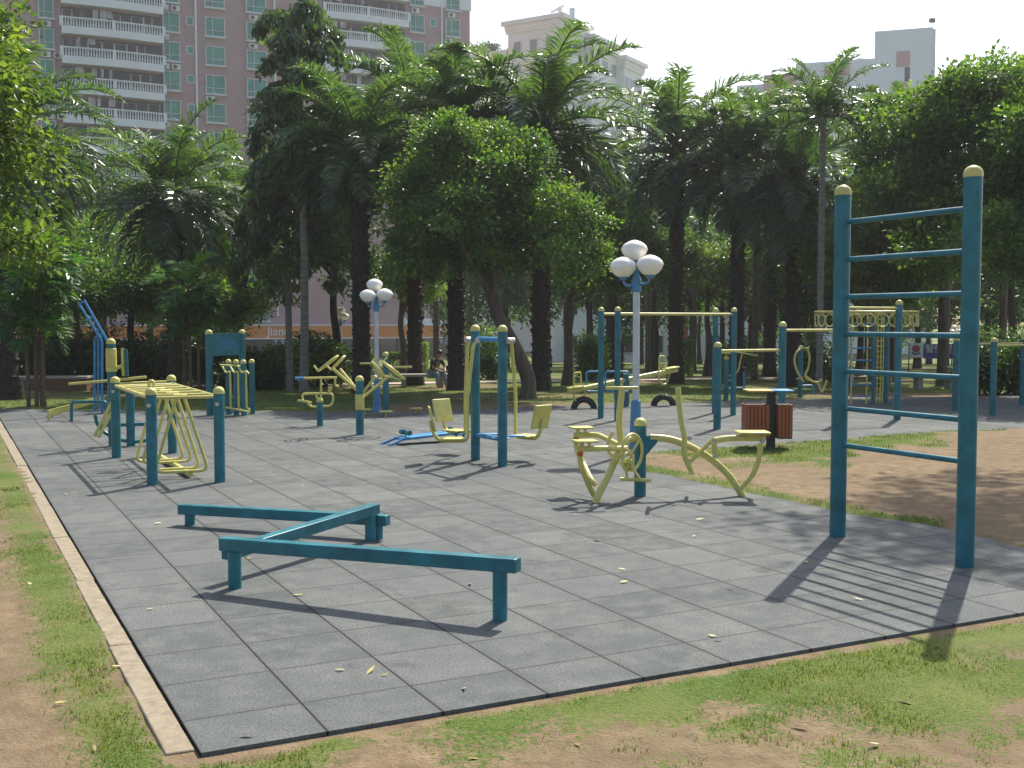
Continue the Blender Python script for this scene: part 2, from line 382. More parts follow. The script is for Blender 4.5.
grass_object('rear_lawn_grass', 'shaded green lawn grass behind the grey rubber paving', 200000, fn_lawn, (-14, 16, 19, 40), .02, .055, 42)
def fn_isl(x, y):
    d = sdist(x, y, isl_xy); dd = d + (vnoise(x, y, .5, 21) - .5) * .16 + (vnoise(x, y, .14, 22) - .5) * .07
    gr = np.clip(.8 - dd / .30 + (vnoise(x, y, .4, 24) - .5) * 1.6, 0, 1)
    upp = sdist(x, y, [(g(p, q).x, g(p, q).y) for p, q in ((640, 452), (801, 440), (930, 432), (930, 446), (835, 462), (800, 478), (760, 480), (735, 462))])
    gr = np.maximum(gr, np.clip(.3 + upp * 1.4 + (vnoise(x, y, .35, 25) - .5) * 1.8, 0, 1) * (upp > -.3))
    return np.where(dd > -.01, gr, 0), np.clip(dd * .25, -.03, .02)
grass_object('island_grass', 'thin green grass fringing the bare earth patch beside the trash bin', 120000, fn_isl, (.8, 9, 8.5, 17), .01, .04, 43)
# ================================================================== EXERCISE EQUIPMENT
def dome(r, z0=0.0, h=None):
    h = h or r * .95; lip = .022
    return [(r, z0 - lip), (r * 1.05, z0 - lip + .002), (r * 1.05, z0)] + [(r * 1.05 * math.cos(a), z0 + h * math.sin(a)) for a in [R(k) for k in range(12, 91, 13)]]
def post(parent, b, h, r=.055, cap=True, name='post', z0=-.04, mat='blue'):
    """upright blue pipe with a domed pale yellow cap; h = total height with cap"""
    b = Vector(b); hh = h - (r if cap else 0)
    m = MB(); m.lathe((b.x, b.y, 0), [(r, z0), (r, hh)], 20)
    o = m.build(name, M[mat], parent)
    if cap:
        c = MB(); c.lathe((b.x, b.y, hh), dome(r), 20); c.build('cap', M['cream'], o)
    return o
def tubes(parent, name, mat, paths, r, n=10, rc=.06):
    m = MB()
    for p in paths: m.tube(corner_path(p, rc) if len(p) > 2 else p, r, n)
    return m.build(name, M[mat], parent)
def along(a, b, t): return Vector(a).lerp(Vector(b), t)
def up(p, z): return Vector((p.x, p.y, z))
def bolt(parent, p, d, r=.016, l=.02):
    d = Vector(d).normalized(); m = MB(); m.tube([Vector(p), Vector(p) + d * l], r, 8); return m.build('bolt', M['steel'], parent)
# ---------------- wall bars in the right foreground
A, B = g(837.5, 536), g(964.5, 566)
th = thing('climbing_ladder', 'tall blue wall bars with seven round rungs between two thick posts at right', 'climbing frame', (A + B) / 2)
post(th, A, 2.66, .06); post(th, B, 2.66, .06)
d = (B - A).normalized()
for k in range(7):
    z = .70 + .2795 * k; m = MB(); m.tube([up(A, z) + d * .055, up(B, z) - d * .055], .0195, 12); m.build('rung', M['blue'], th)
# ---------------- three-step balance beam
L0, L1 = g(235, 588), g(500, 620); dn = (L1 - L0).normalized()
K0, K1 = g(190, 525), g(377.5, 539); dk = (K1 - K0).normalized()
N0, N1 = g(233, 581), g(370.5, 540.5); dm = (N1 - N0).normalized()
th = thing('balance_beam', 'low blue zigzag balance beam of three steel beams in the middle foreground', 'balance beam', (L0 + K1) / 2)
def bb(a, b, t0, t1, e0, e1, legs):
    dd = (b - a).normalized(); m = MB(); m.beam(up(a - dd * e0, t0 - .039), up(b + dd * e1, t1 - .039), .082, .078)
    o = m.build('beam', M['blue'], th, bevel=.006)
    for p in legs:
        m = MB(); m.lathe((p.x, p.y, 0), [(.041, -.01), (.041, (t0 if (p - a).length < (p - b).length else t1) - .079)], 16); m.build('leg', M['blue'], th)
bb(L0, L1, .308, .352, .09, .11, (L0, L1)); bb(N0, N1, .222, .272, .06, .07, (N1,)); bb(K0, K1, .165, .186, .09, .09, (K0, K1))
# ---------------- three-way riding machine with one blue post
A = g(640, 496); Y0 = A.y
def pl(px, py, dy=0): return at(px, py, Y0 + dy)
th = thing('riding_machine', 'pale yellow bicycle and rower exerciser round a short blue post, left of the bin', 'exercise machine', A)
p = post(th, A, .74, .056); m = MB(); gv = [pl(643, 436, -.03), pl(659, 436, -.03), pl(657, 443, -.03), pl(644, 458, -.03)]; m.add(gv + [v + Vector((0, .06, 0)) for v in gv], [(0, 1, 2, 3), (7, 6, 5, 4)] + [(i, i + 4, (i + 1) % 4 + 4, (i + 1) % 4) for i in range(4)]); m.build('gusset', M['blue'], p)
tubes(th, 'arm', 'cream', [spline([pl(650, 437.5), pl(668, 439), pl(684, 444), pl(700, 452), pl(716, 463), pl(730, 477), pl(743, 496.5)])], .034, 12)
tubes(th, 'seat_stay', 'cream', [spline([pl(760.5, 443), pl(759, 458), pl(753, 474), pl(741, 488)])], .025)
tubes(th, 'seat_tube', 'cream', [spline([pl(713, 441), pl(717, 440), pl(728, 438.4), pl(745, 438), pl(765, 438)])], .03, 12)
m = MB(); q = pl(752.5, 432.3); m.box(q, (.30, .24, .022)); m.box(q - Vector((0, 0, .035)), (.12, .06, .05)); m.build('seat', M['cream'], th, bevel=.01)
tubes(th, 'link', 'cream', [[pl(690, 462, -.05), pl(714, 438, -.05)]], .02)
tubes(th, 'rocker', 'cream', [[pl(714, 439, -.05), pl(715, 457, -.05)]], .026)
for q in (pl(714, 440, -.09), pl(715, 456, -.09), pl(689, 438, -.1), pl(762, 441, -.05)): bolt(th, q, (0, -1, 0), .022, .03)
hb = tubes(th, 'handlebar', 'cream', [spline([pl(678, 388, -.06), pl(679, 402, -.06), pl(681, 420, -.06), pl(684.5, 438, -.06), pl(684.5, 455, -.06), pl(692.5, 473.5, -.06)])], .026, 12)
tubes(hb, 'grip', 'cream', [[pl(678, 389, -.26), pl(678, 389, .14)], [pl(692, 473, -.22), pl(692, 473, .12)]], .018)
# bicycle unit reaching to the left front
F0 = g(594, 503); ad = (F0 - A).normalized(); pd = Vector((-ad.y, ad.x, 0))
def bk(t, z, s=0): return A + ad * t + pd * s + Vector((0, 0, z))
LL = (F0 - A).length
tubes(th, 'arm', 'cream', [spline([bk(.05, .545), bk(.16, .54), bk(.28, .45), bk(.42, .25), bk(LL, -.01)])], .034, 12)
# crank wheel and pedals
w = bk(.225, .44, .10); wn = Vector((.76, -.65, 0)).normalized()
m = MB(); m.ring(w, wn, .165, .014, 32); 
for k in range(3):
    a = R(120 * k + 20); x = wn.cross(Vector((0, 0, 1))); m.tube([w, w + (x * math.cos(a) + Vector((0, 0, 1)) * math.sin(a)) * .16], .011, 6)
m.build('flywheel', M['cream'], th)
w2 = bk(.31, .36, .13); m = MB(); m.ring(w2, wn, .08, .013, 24); m.tube([w2 - wn * .05, w2 + wn * .05], .03, 10); m.build('crank_wheel', M['cream'], th)
w3 = bk(.26, .27, .10)
m = MB(); m.tube([w2, w3 + wn * .06 + Vector((.05, 0, -.07))], .013, 8); m.tube([w3 + Vector((-.08, 0, -.075)), w3 + Vector((.20, -.02, -.085))], .017, 8)
m.tube([w2 - wn * .03, w3 + Vector((-.02, 0, -.07))], .012, 8); m.tube([w, w3], .014, 8); m.build('pedal_crank', M['cream'], th)
hz = at(622, 388, A.y - .12); b0 = bk(.22, .42, -.03)
hp = tubes(th, 'handlebar', 'cream', [[b0, (b0 + hz) / 2 + Vector((-.03, 0, 0)), hz]], .03); m = MB(); m.beam(hz - Vector((.155, .02, 0)), hz + Vector((.155, .02, 0)), .035, .03); m.build('grip', M['cream'], hp, bevel=.01)
m = MB(); m.tube(spline([at(613, 432, A.y - .1), at(609, 440, A.y - .1), at(608, 450, A.y - .12), at(616, 461, A.y - .15)]), .016, 8); m.build('fender', M['cream'], th)
for (px, py, yy, fx, fy, lg) in ((585, 441, F0.y + .08, 594, 500, .0), (581, 427.5, A.y + .22, 590, 492, .3)):
    s = at(px, py, yy); st = MB(); st.box(s, (.21, .17, .018), .3); st.tube([s - Vector((.03, 0, 0)), s - Vector((.03, 0, .07))], .02, 8); st.tube([s + Vector((.04, 0, 0)), s + Vector((.04, 0, -.07))], .016, 8)
    so = st.build('seat', M['cream'], th, bevel=.006)
    m = MB(); m.lathe(s + Vector((-.045, -.03, -.115)), [(.018, -.02), (.028, -.012), (.028, .012), (.018, .02)], 12); m.build('reflector', M['amber'], so)
    tubes(th, 'seat_tube', 'cream', [[s + Vector((-.07, 0, -.075)), s + Vector((.16, .02, -.07)), bk(.24, .47, .05)]], .026)
    foot = g(fx, fy) if lg == 0 else F0 + Vector((.0, .12, .12))
    tubes(th, 'seat_stay', 'cream', [spline([s + Vector((-.05, 0, -.09)), s + Vector((-.035, 0, -.22)), along(s, foot, .62) + Vector((-.035, 0, -.02)), foot + Vector((-.015, 0, .07)), foot + Vector((.02, 0, .03))])], .026)
# ---------------- swing-seat pull-up trainer on two posts
A, B = g(475.5, 460), g(502.5, 466)
th = thing('swing_seat_trainer', 'trainer with pale yellow hanging seats on two tall blue posts, mid paving', 'exercise machine', (A + B) / 2)
post(th, A, 1.6, .055); post(th, B, 1.6, .055)
tubes(th, 'crossbar', 'light_blue', [[up(A, 1.43), up(B, 1.43)]], .03)
tubes(th, 'crossbar', 'light_blue', [[up(A, .30), up(B, .30)]], .026)
ax_ = (B - A).normalized(); pv_ = Vector((-ax_.y, ax_.x, 0))
def swing(top, seat, face, bw=.24):
    """top: hanger pivot; seat: centre of seat; face: direction the sitter looks"""
    f = Vector(face).normalized(); s = Vector((-f.y, f.x, 0)); low = seat + f * .17
    h = tubes(th, 'hanger', 'cream', [[top, top + (up(seat, 0) - up(top, 0)).normalized() * .05 - Vector((0, 0, .06)), up(low, seat.z + .5), low, seat - f * .16, seat - f * .235 + Vector((0, 0, .10)), seat - f * .265 + Vector((0, 0, .24))]], .021, 10, .07)
    m = MB(); m.tube([top - f * .0 - s * .05, top + s * .05], .034, 10); m.build('shackle', M['steel'], h)
    rot = math.atan2(f.y, f.x)
    m = MB(); m.box(seat + Vector((0, 0, .028)), (.25, .25, .02), rot); m.build('seat', M['cream'], th, bevel=.008)
    tl = Matrix.Rotation(rot, 3, 'Z') @ Matrix.Rotation(R(-14), 3, 'Y')
    m = MB(); m.box(seat - f * .245 + Vector((0, 0, .265)), (.022, bw + .05, .29), M=tl); m.build('backrest', M['cream'], th, bevel=.008)
sz = .275
swing(up(A, 1.42) + Vector((.03, -.09, 0)), at(453, 441, 13.05), (1, .12, 0))
swing(up(A, 1.42) + Vector((-.08, .12, 0)), at(456, 432.6, 13.85), (.72, -.70, 0))
swing(up(B, 1.42) + Vector((.09, -.02, 0)), at(526, 438, 13.2), (-.72, .69, 0))
for px, py, yy, rz in ((459, 434, 13.75, .1), (490, 434.2, 13.0, .5), (501, 438.3, 12.72, .15), (516, 436, 12.95, .2)):
    q = at(px, py, yy); m = MB(); m.box(q, (.20, .10, .018), rz); m.build('footrest', M['light_blue'], th, bevel=.015)
# ---------------- low sit-up board
A, B = g(388, 445), g(466, 440)
th = thing('sit_up_board', 'low bright blue sit-up board with foot rollers beside the swing seats', 'exercise board', (A + B) / 2)
d = (B - A).normalized(); s = Vector((-d.y, d.x, 0))
m = MB(); m.beam(up(A, .075) + d * .15, up(B, .13), .26, .035); m.build('board', M['light_blue'], th, bevel=.008)
for sg in (-1, 1): tubes(th, 'foot', 'light_blue', [[up(A, .0) - d * .05 + s * .12 * sg, up(A, .085) + d * .2 + s * .10 * sg]], .018)
tubes(th, 'foot', 'light_blue', [[up(B, -.01) - d * .1 + s * .1, up(B, .12) - d * .1 + s * .1], [up(B, -.01) - d * .1 - s * .1, up(B, .12) - d * .1 - s * .1]], .02)
for q in (.26, .98):
    c = up(A + d * q, .155); m = MB()
    for sg in (-1, 1): m.tube([c + s * .05 * sg, c + s * .13 * sg], .036, 12)
    m.tube([c - s * .14, c + s * .14], .012, 8); m.tube([c, c - Vector((0, 0, .08))], .012, 8); m.build('foot_roller', M['blue'], th)
# ---------------- wheel trainer (left middle)
A = g(360, 434.5); Y0 = A.y
th = thing('arm_wheel_trainer', 'short blue post with V-shaped pale yellow arms and tilted wheels', 'exercise machine', A)
p = post(th, A, .86, .058)
m = MB(); m.lathe((A.x, A.y, 0), [(.063, .36), (.066, .365), (.066, .58), (.063, .585)], 18); m.build('sleeve', M['cream'], p)
def wheel(stem, c, e0, e1, dy):
    c = at(*c, Y0 + dy); a, b = at(*e0, Y0 + dy), at(*e1, Y0 + dy); st = at(*stem, Y0)
    ax2 = (b - a).normalized(); ce0 = (a + b) / 2; vw = Vector((ce0.x, ce0.y, 0)).normalized(); nrm = (ax2.cross(vw).normalized() + vw * .10).normalized()
    o = tubes(th, 'stem', 'cream', [[st, c]], .022)
    Rr = (b - a).length / 2; ce = (a + b) / 2; m = MB(); m.ring(ce, nrm, Rr, .014, 30)
    for k in range(3):
        q = R(120 * k + 15); y = nrm.cross(ax2); m.tube([ce, ce + (ax2 * math.cos(q) + y * math.sin(q)) * Rr], .010, 6)
    w_ = m.build('wheel', M['cream'], th); k2 = ce + ax2 * Rr * .93; m = MB(); m.tube([a, a + nrm * .10], .016, 8); m.build('knob', M['cream'], w_)
wheel((360, 393), (332, 368), (318, 371), (338, 356), -.12); wheel((361, 395), (340, 369), (331, 370), (345, 356), .16)
wheel((362, 394), (376, 376), (372, 362), (385, 377), -.1); wheel((357, 402), (388, 377), (383, 362), (404, 379), .15)
# ---------------- waist twister behind it
A = g(320, 426); Y0 = A.y
def ql(px, py, dy=0): return at(px, py, Y0 + dy)
th = thing('handrail_trainer', 'small pale yellow box frame trainer on a stub post left of the tilted wheels', 'exercise machine', A)
post(th, A, .45, .05)
tubes(th, 'frame', 'cream', [[ql(303, 401), ql(302, 393.5), ql(333, 393.5), ql(333, 402), ql(330, 406), ql(311, 407), ql(307, 402)], [ql(321, 405), ql(321, 379)], [ql(335, 379), ql(335, 386), ql(339, 386.5)], [ql(316.5, 398), ql(316.5, 393.5)], [ql(329, 386), ql(329, 394), ql(332, 386)]], .017)
hb = tubes(th, 'handlebar', 'cream', [[ql(296, 378.3, -.05), ql(337, 377.5, .1)]], .018); tubes(hb, 'grip', 'light_blue', [[ql(295, 378.4, -.052), ql(304, 378.2, -.03)]], .023)
m = MB(); m.beam(ql(300, 400.5, -.1), ql(309, 402.5, .1), .12, .03); m.build('foot_plate', M['cream'], th, bevel=.008)
# ---------------- surfboard / press trainer
A = g(386, 414.5); Y0 = A.y
th = thing('press_trainer', 'blue post with level pale yellow bars and foot plates beside the farther lamp', 'exercise machine', A)
post(th, A, 1.11, .055)
tubes(th, 'bar', 'cream', [[ql(360, 363.5), ql(376, 363.3)], [ql(371, 376.2), ql(392, 376.2)]], .020)
tubes(th, 'bar', 'cream', [[ql(391, 367.2), ql(412, 367)], [ql(386, 370), ql(392, 367)]], .022)
tubes(th, 'hanger', 'cream', [[ql(376, 363, -.2), ql(378, 374, -.2), ql(392, 378, -.2)], [ql(380, 366, .2), ql(396, 380, .2), ql(405, 378, .2)]], .02)
for px, py, yy in ((386, 411.5, -.5), (365, 409.5, -.1), (416, 408.5, .35)):
    q = ql(px, py, yy); m = MB(); m.box(q, (.22, .16, .025), .2); m.lathe(q - Vector((0, 0, .09)), [(.02, -.03), (.02, .08)], 8); m.build('foot_plate', M['cream'], th, bevel=.006)
# ---------------- low walking bars with swinging loops
P = {k: g(*v) for k, v in dict(B=(152.5, 484.5), C=(220, 482), A=(116.5, 457.5), E=(172.5, 453)).items()}
th = thing('loop_walker', 'pale yellow air walker with swinging loops between four low blue posts', 'exercise machine', (P['B'] + P['E']) / 2)
for k in 'BCAE':
    p = post(th, P[k], .98, .055); bolt(p, up(P[k], .80) - Vector((0, .05, 0)), (0, -1, 0), .02, .025)
z = .865; la = []
for (a, b) in (('B', 'A'), ('C', 'E')): la.append([up(P[a], z), up(P[b], z)])
tubes(th, 'rail', 'cream', [la[0]], .022); tubes(th, 'rail', 'cream', [la[1]], .022)
tubes(th, 'cross_bar', 'cream', [[along(la[0][0], la[0][1], k), along(la[1][0], la[1][1], k)] for k in (.04, .2, .36, .52, .68, .84, .96)], .016)
tubes(th, 'floor_bar', 'cream', [[g(157, 458) + Vector((0, 0, .04)), g(190, 478) + Vector((0, 0, .04))]], .032)
for i, k in enumerate((.10, .26, .42, .58)):
    c0, c1 = along(la[0][0], la[0][1], k), along(la[1][0], la[1][1], k); mid = (c0 + c1) / 2; wv_ = (c1 - c0).normalized(); sw = (la[0][1] - la[0][0]).normalized()
    sg = 1 if i % 2 == 0 else -1; bc = up(mid, .075) + wv_ * (.02 * sg) + sw * .1 * sg
    pts = [up(mid, z) - wv_ * .035, bc - wv_ * .27, bc + wv_ * .27, up(mid, z) + wv_ * .035]
    pts = corner_path(pts, .09, 5) ; m = MB(); m.tube(pts, .017, 10); m.tube([pts[0] - wv_ * .03, pts[-1] + wv_ * .03], .026, 10); m.build('loop', M['cream'], th)
tubes(th, 'hand_hoop', 'cream', [[at(149, 405, 12.7), at(149, 381, 12.7), at(153.5, 381, 12.7), at(153.5, 405, 12.7)]], .018, 8, .03)
# ---------------- tall post machine behind the walker
A = g(113, 446); Y0 = A.y
th = thing('massage_post', 'tall blue post with pale yellow sleeve and curved blue rocker behind the loop walker', 'exercise machine', A)
p = post(th, A, 1.42, .055); m = MB(); m.lathe((A.x, A.y, 0), [(.06, .98), (.068, .985), (.068, 1.28), (.06, 1.285)], 18); m.build('sleeve', M['cream'], p)
A2 = g(131, 446); post(th, A2, .84, .055)
tubes(th, 'level_bar', 'cream', [[ql(69, 384, .2), ql(112, 380.5), ql(146, 377)]], .018); tubes(th, 'level_bar', 'cream', [[ql(112, 384, -.1), ql(176, 381.5, .2)]], .020)
tubes(th, 'back_roller', 'cream', [[ql(113, 369), ql(124, 365.5)], [ql(122.5, 348), ql(123.5, 376)]], .022); tubes(th, 'back_roller', 'blue', [[ql(126, 349), ql(127, 376)]], .024)
tubes(th, 'rocker', 'blue', [spline([ql(95, 415), ql(98, 425), ql(107, 434), ql(121, 440), ql(140, 441.5), ql(152, 438.5)]), [ql(99, 425.5), ql(150, 424)]], .024)
for a, b in (((112, 402), (94.5, 436)), ((116, 404), (98.5, 437.5))):
    tubes(th, 'slat', 'cream', [[ql(*a, -.1), ql(*b, -.3)]], .022)
# ---------------- sit-up bench with tilted slats, far left
A = g(74, 421); Y0 = A.y
th = thing('slatted_bench', 'tilted pale yellow slatted bench on a bent blue frame, leftmost on the paving', 'exercise bench', A)
tubes(th, 'frame', 'blue', [[ql(71.5, 427, -.1), ql(71.5, 402, -.1), ql(106, 401.5, -.1), ql(106, 414, -.1)]], .026)
for k in range(3):
    tubes(th, 'slat', 'cream', [[ql(49, 411 + k * 2.3, -.05 + .12 * k), ql(93, 399.2 + k * 1.7, .1 + .12 * k)]], .021)
tubes(th, 'foot', 'cream', [[ql(49, 410, -.1), ql(49.5, 420, -.1)]], .026)
# ---------------- bent hand rails
A = g(103, 413); Y0 = A.y
th = thing('bent_rails', 'tall bright blue bent pipe rails leaning back behind the loop walker', 'exercise rails', A)
for i, (t0, bnd, ft) in enumerate((((78.5, 303), (102, 341), (102, 413)), ((84, 300), (108.5, 343), (108.5, 413)))):
    tubes(th, 'rail', 'light_blue', [[ql(*t0), ql(*bnd), ql(*ft)]], .023)
for a, b, c in (((94.5, 413), (94.5, 338), (101.5, 334)), ((98, 413), (98, 338), (103.5, 335))): tubes(th, 'strut', 'light_blue', [[ql(*a, .35), ql(*b, .35), ql(*c, .05)]], .02)
tubes(th, 'rung', 'light_blue', [[ql(80.5, 303), ql(83.5, 302)], [ql(90, 318.5), ql(93.5, 317)], [ql(97, 330.5), ql(100.5, 329)]], .016)
# ---------------- blue notice board
A, B = g(210, 415), g(243, 412)
th = thing('notice_board', 'blue notice board held between two capped blue posts behind the low air walker', 'notice board', (A + B) / 2)
post(th, A, 1.50, .06); post(th, B, 1.50, .06); d = (B - A).normalized()
m = MB(); m.beam(up(A, 1.235) + d * .06, up(B, 1.235) - d * .06, .035, .38); pn = m.build('panel', M['blue'], th)
m = MB()
for zz in (1.05, 1.42): m.beam(up(A, zz) + d * .06, up(B, zz) - d * .06, .06, .03)
m.build('panel_frame', M['blue'], pn)
t = NT('faded_print'); t.col(t.ramp(t.noise(55, 3, .6), [(.47, (.014, .14, .235)), (.6, (.05, .20, .30))])); M['print'] = t.m
nf = Vector((d.y, -d.x, 0)); m = MB(); m.beam(along(up(A, 1.24), up(B, 1.24), .2) + nf * .02, along(up(A, 1.24), up(B, 1.24), .8) + nf * .02, .004, .2); m.build('print', M['print'], pn)
# ---------------- leg press rack of four posts
th = thing('rack_trainer', 'row of four short blue posts with bent pale yellow bars beneath the notice board', 'exercise machine', g(240, 415))
cols = [(229, 414.5), (236.5, 415), (244, 415.5), (252.2, 414)]
for px, py in cols: post(th, g(px, py), .98, .05)
for i, (px, dx) in enumerate(((230, 0), (238, 0), (246, 0))):
    y = 19.6
    tubes(th, 'bent_bar', 'cream', [[at(px - 8, 366, y - .1), at(px - 4, 373, y - .25), at(px, 371, y - .25), at(px + .7, 408, y - .25), at(px + 4, 410, y - .2)]], .017, 8, .04)
tubes(th, 'top_bar', 'cream', [[at(220, 365, 19.4), at(242, 366, 19.6), at(249, 374, 19.5)]], .015); tubes(th, 'floor_bar', 'cream', [[at(226, 407.5, 19.4), at(250, 412, 19.0)]], .018)
# ---------------- seesaw with buried tyres
S0, S1 = at(568.5, 391.5, 21.0), at(677, 369.6, 22.1); PV = at(626, 379.3, 21.55); d = (S1 - S0).normalized()
th = thing('seesaw', 'pale yellow seesaw with upright handles and blue pivot frames', 'seesaw', up(PV, 0))
tubes(th, 'beam', 'cream', [[S0, S1]], .05, 14); post(th, up(PV, 0) + Vector((.0, .0, 0)), .70, .055); post(th, up(PV, 0) + Vector((.05, .35, 0)), .62, .055, False)
for px in (593.5, 617):
    c = at(px, 381.5, 21.3); w_, h_ = .135 if px < 600 else .22, .19
    tubes(th, 'pivot_frame', 'light_blue', [[c + Vector((w_, 0, -h_)), c + Vector((-w_, 0, -h_)), c + Vector((-w_, 0, h_)), c + Vector((w_, 0, h_)), c + Vector((w_, .01, .1))]], .018, 8, .05)
for e, s_ in ((.085, 1), (.865, 1)):
    q = S0.lerp(S1, e); tubes(th, 'handle', 'cream', [[q + Vector((-.085, -.05, 0)), q + Vector((-.085, -.05, .32)), q + Vector((.06, .12, .32)), q + Vector((.06, .12, 0))]], .016, 8, .06)
    tubes(th, 'foot_loop', 'cream', [[q + Vector((-.10, -.08, 0)), q + Vector((-.07, -.08, -.22)), q + Vector((.09, .1, -.25)), q + Vector((.15, .1, 0))]], .016, 8, .14)
for e0, e1 in ((0, .11), (.88, 1)):
    a, b = S0.lerp(S1, e0) + Vector((0, 0, .055)), S0.lerp(S1, e1) + Vector((0, 0, .055)); m = MB(); m.beam(a, b, .2, .03); m.build('seat', M['cream'], th, bevel=.01)
for i, (px, py) in enumerate(((584, 408.5), (663.5, 405.5))):
    c = g(px, py); lab = 'half buried black tyre below the low left end of the seesaw' if i == 0 else 'half buried black tyre below the raised right end of the seesaw'
    m = MB(); pts = [c + Vector((.185 * math.cos(a), .02 * math.cos(a), .185 * math.sin(a) - .02)) for a in [R(k) for k in range(-10, 191, 10)]]
    m.tube(pts, .055, 12); o = m.build('tyre', M['rubber']); tag(o, lab, 'tyre', 'buried tyres under the seesaw')
    m = MB()
    for q in (-.034, 0, .034): m.tube([c + Vector((.243 * math.cos(a), q, .243 * math.sin(a) - .02)) for a in [R(k) for k in range(-5, 186, 10)]], .006, 6)
    tr = m.build('tread_rib', M['rubber']); tr.parent = o
# ---------------- long bench plank nearer the camera (its seat shows behind the riding machine)
# ---------------- high double bars
q0 = g(600.7, 418); q1 = g(733, 415); e = q1 - q0; lu = e.dot(U); lv = e.dot(V)
P1, P3 = q0, q0 + U * lu; P2, P4 = q0 + V * lv, q1
th = thing('high_parallel_bars', 'tall pair of level bars on four slim blue posts behind the near lamp', 'exercise bars', (q0 + q1) / 2)
for q in (P1, P2, P3, P4): post(th, q, 1.885, .05)
tubes(th, 'bar', 'cream', [[up(P1, 1.765), up(P3, 1.765)]], .022); tubes(th, 'bar', 'cream', [[up(P2, 1.765), up(P4, 1.765)]], .022)
# ---------------- stepped chin-up bars
p5 = g(717, 429); step = [0, 1.256, 2.516, 3.731]
th = thing('stepped_bars', 'row of pull-up bars rising in steps from a low blue post', 'exercise bars', p5)
hs = [1.33, 1.64, 1.95, 2.0]
for k in range(4): post(th, p5 + U * step[k], hs[k], .058)
for k, zz in ((0, 1.19), (1, 1.50), (2, 1.86)): tubes(th, 'bar', 'cream', [[up(p5 + U * step[k], zz), up(p5 + U * step[k + 1], zz)]], .021)
# ---------------- low plank machine behind the stepped bars
A = g(726, 399); Y0 = A.y
th = thing('plank_trainer', 'small trainer of pale yellow planks glimpsed behind the stepped bars', 'exercise machine', A)
post(th, A, .92, .055, True)
for a, b in (((718, 352.5), (731, 353.5)), ((736, 352), (757, 355.5))):
    m = MB(); m.beam(ql(*a), ql(*b), .2, .03); m.build('plank', M['cream'], th, bevel=.008)
tubes(th, 'hanger', 'cream', [[ql(726, 354), ql(727, 379), ql(731, 381)], [ql(742, 354), ql(738, 372), ql(729, 376)]], .018); tubes(th, 'foot_bar', 'light_blue', [[ql(720, 390), ql(745, 388)], [ql(744, 389), ql(744, 372)]], .022)
# ---------------- curved arm trainer
A = g(800, 396); Y0 = A.y
th = thing('chest_press', 'blue post with bulging pale yellow curved arms left of the tall wall bars', 'exercise machine', A)
post(th, A, 1.12, .055)
tubes(th, 'arm', 'cream', [spline([ql(800, 349, -.1), ql(796, 353, -.25), ql(794.5, 361, -.3), ql(797, 371, -.3), ql(803.5, 382, -.3)])], .024)
tubes(th, 'arm', 'cream', [spline([ql(801, 348.5, .1), ql(807, 349, .1), ql(809.5, 358, .1), ql(808, 368, .1), ql(805, 377, 0), ql(812, 381, 0)])], .024)
tubes(th, 'grip', 'cream', [[ql(796.5, 379, -.3), ql(801, 378, -.3)], [ql(805, 348.5, .1), ql(809, 348, .1)]], .02)
tubes(th, 'seat_frame', 'light_blue', [[ql(801, 386), ql(813, 385.5), ql(813, 394)]], .025)
tubes(th, 'seat', 'cream', [[ql(806, 376), ql(811, 381), ql(818, 383), ql(822, 379)], [ql(818, 383), ql(822, 393), ql(827, 380)]], .022)
# ---------------- ring climber
cy = 22.3; C = at(866, 322, cy)
th = thing('ring_climber', 'round pale yellow overhead ring of small hoops on a lattice column', 'climbing frame', up(C, 0))
zt, zb = 1.83, 1.50
m = MB(); m.ring(up(C, zt), (0, 0, 1), .98, .019, 56, 8); m.build('ring', M['cream'], th)
m = MB()
for k in range(24):
    a = 2 * math.pi * k / 24; n_ = Vector((math.cos(a), math.sin(a), 0)); m.ring(up(C, 1.665) + n_ * .98, n_, .125, .012, 18, 6)
m.build('hoop', M['cream'], th)
cc = at(879.5, 340, cy + .05)
tubes(th, 'spoke', 'cream', [[up(cc, zt), up(C, zt) + Vector((.98 * math.cos(R(a)), .98 * math.sin(R(a)), 0))] for a in (0, 72, 144, 216, 288)], .016)
m = MB()
for k in range(8):
    a = R(45 * k); m.tube([up(cc, -.02) + Vector((.085 * math.cos(a), .085 * math.sin(a), 0)), up(cc, zt) + Vector((.085 * math.cos(a), .085 * math.sin(a), 0))], .009, 6)
for k in range(17): m.ring(up(cc, .08 + k * .107), (.12 * (-1) ** k, .1, 1), .085, .008, 14, 5)
m.build('lattice_column', M['cream'], th)
post(th, g(885.5, 403), 1.90, .055)
l0, l1 = at(852, 340, cy - .1), at(867.5, 340, cy)
tubes(th, 'ladder_rail', 'cream', [[up(l0, -.03), up(l0, 1.8)]], .017); tubes(th, 'ladder_rail', 'cream', [[up(l1, -.03), up(l1, 1.8)]], .017)
l2 = at(874, 340, cy); post(th, l2, 1.72, .035, False)
for k in range(7): tubes(th, 'ladder_rung', 'light_blue', [[up(l0, .15 + .24 * k), up(l2, .15 + .24 * k)]], .014)
# ---------------- low parallel bars at the right
q0, q1 = g(992.5, 415.2), g(955, 410); d = Vector((.83, .555, 0)).normalized()
th = thing('low_parallel_bars', 'waist-high pair of pale yellow bars on blue posts behind the bare earth', 'exercise bars', q0)
for q in (q0, q1):
    post(th, q, 1.36, .055); post(th, q + d * 2.15, 1.36, .055); tubes(th, 'bar', 'cream', [[up(q, 1.22), up(q + d * 2.15, 1.22)]], .02)
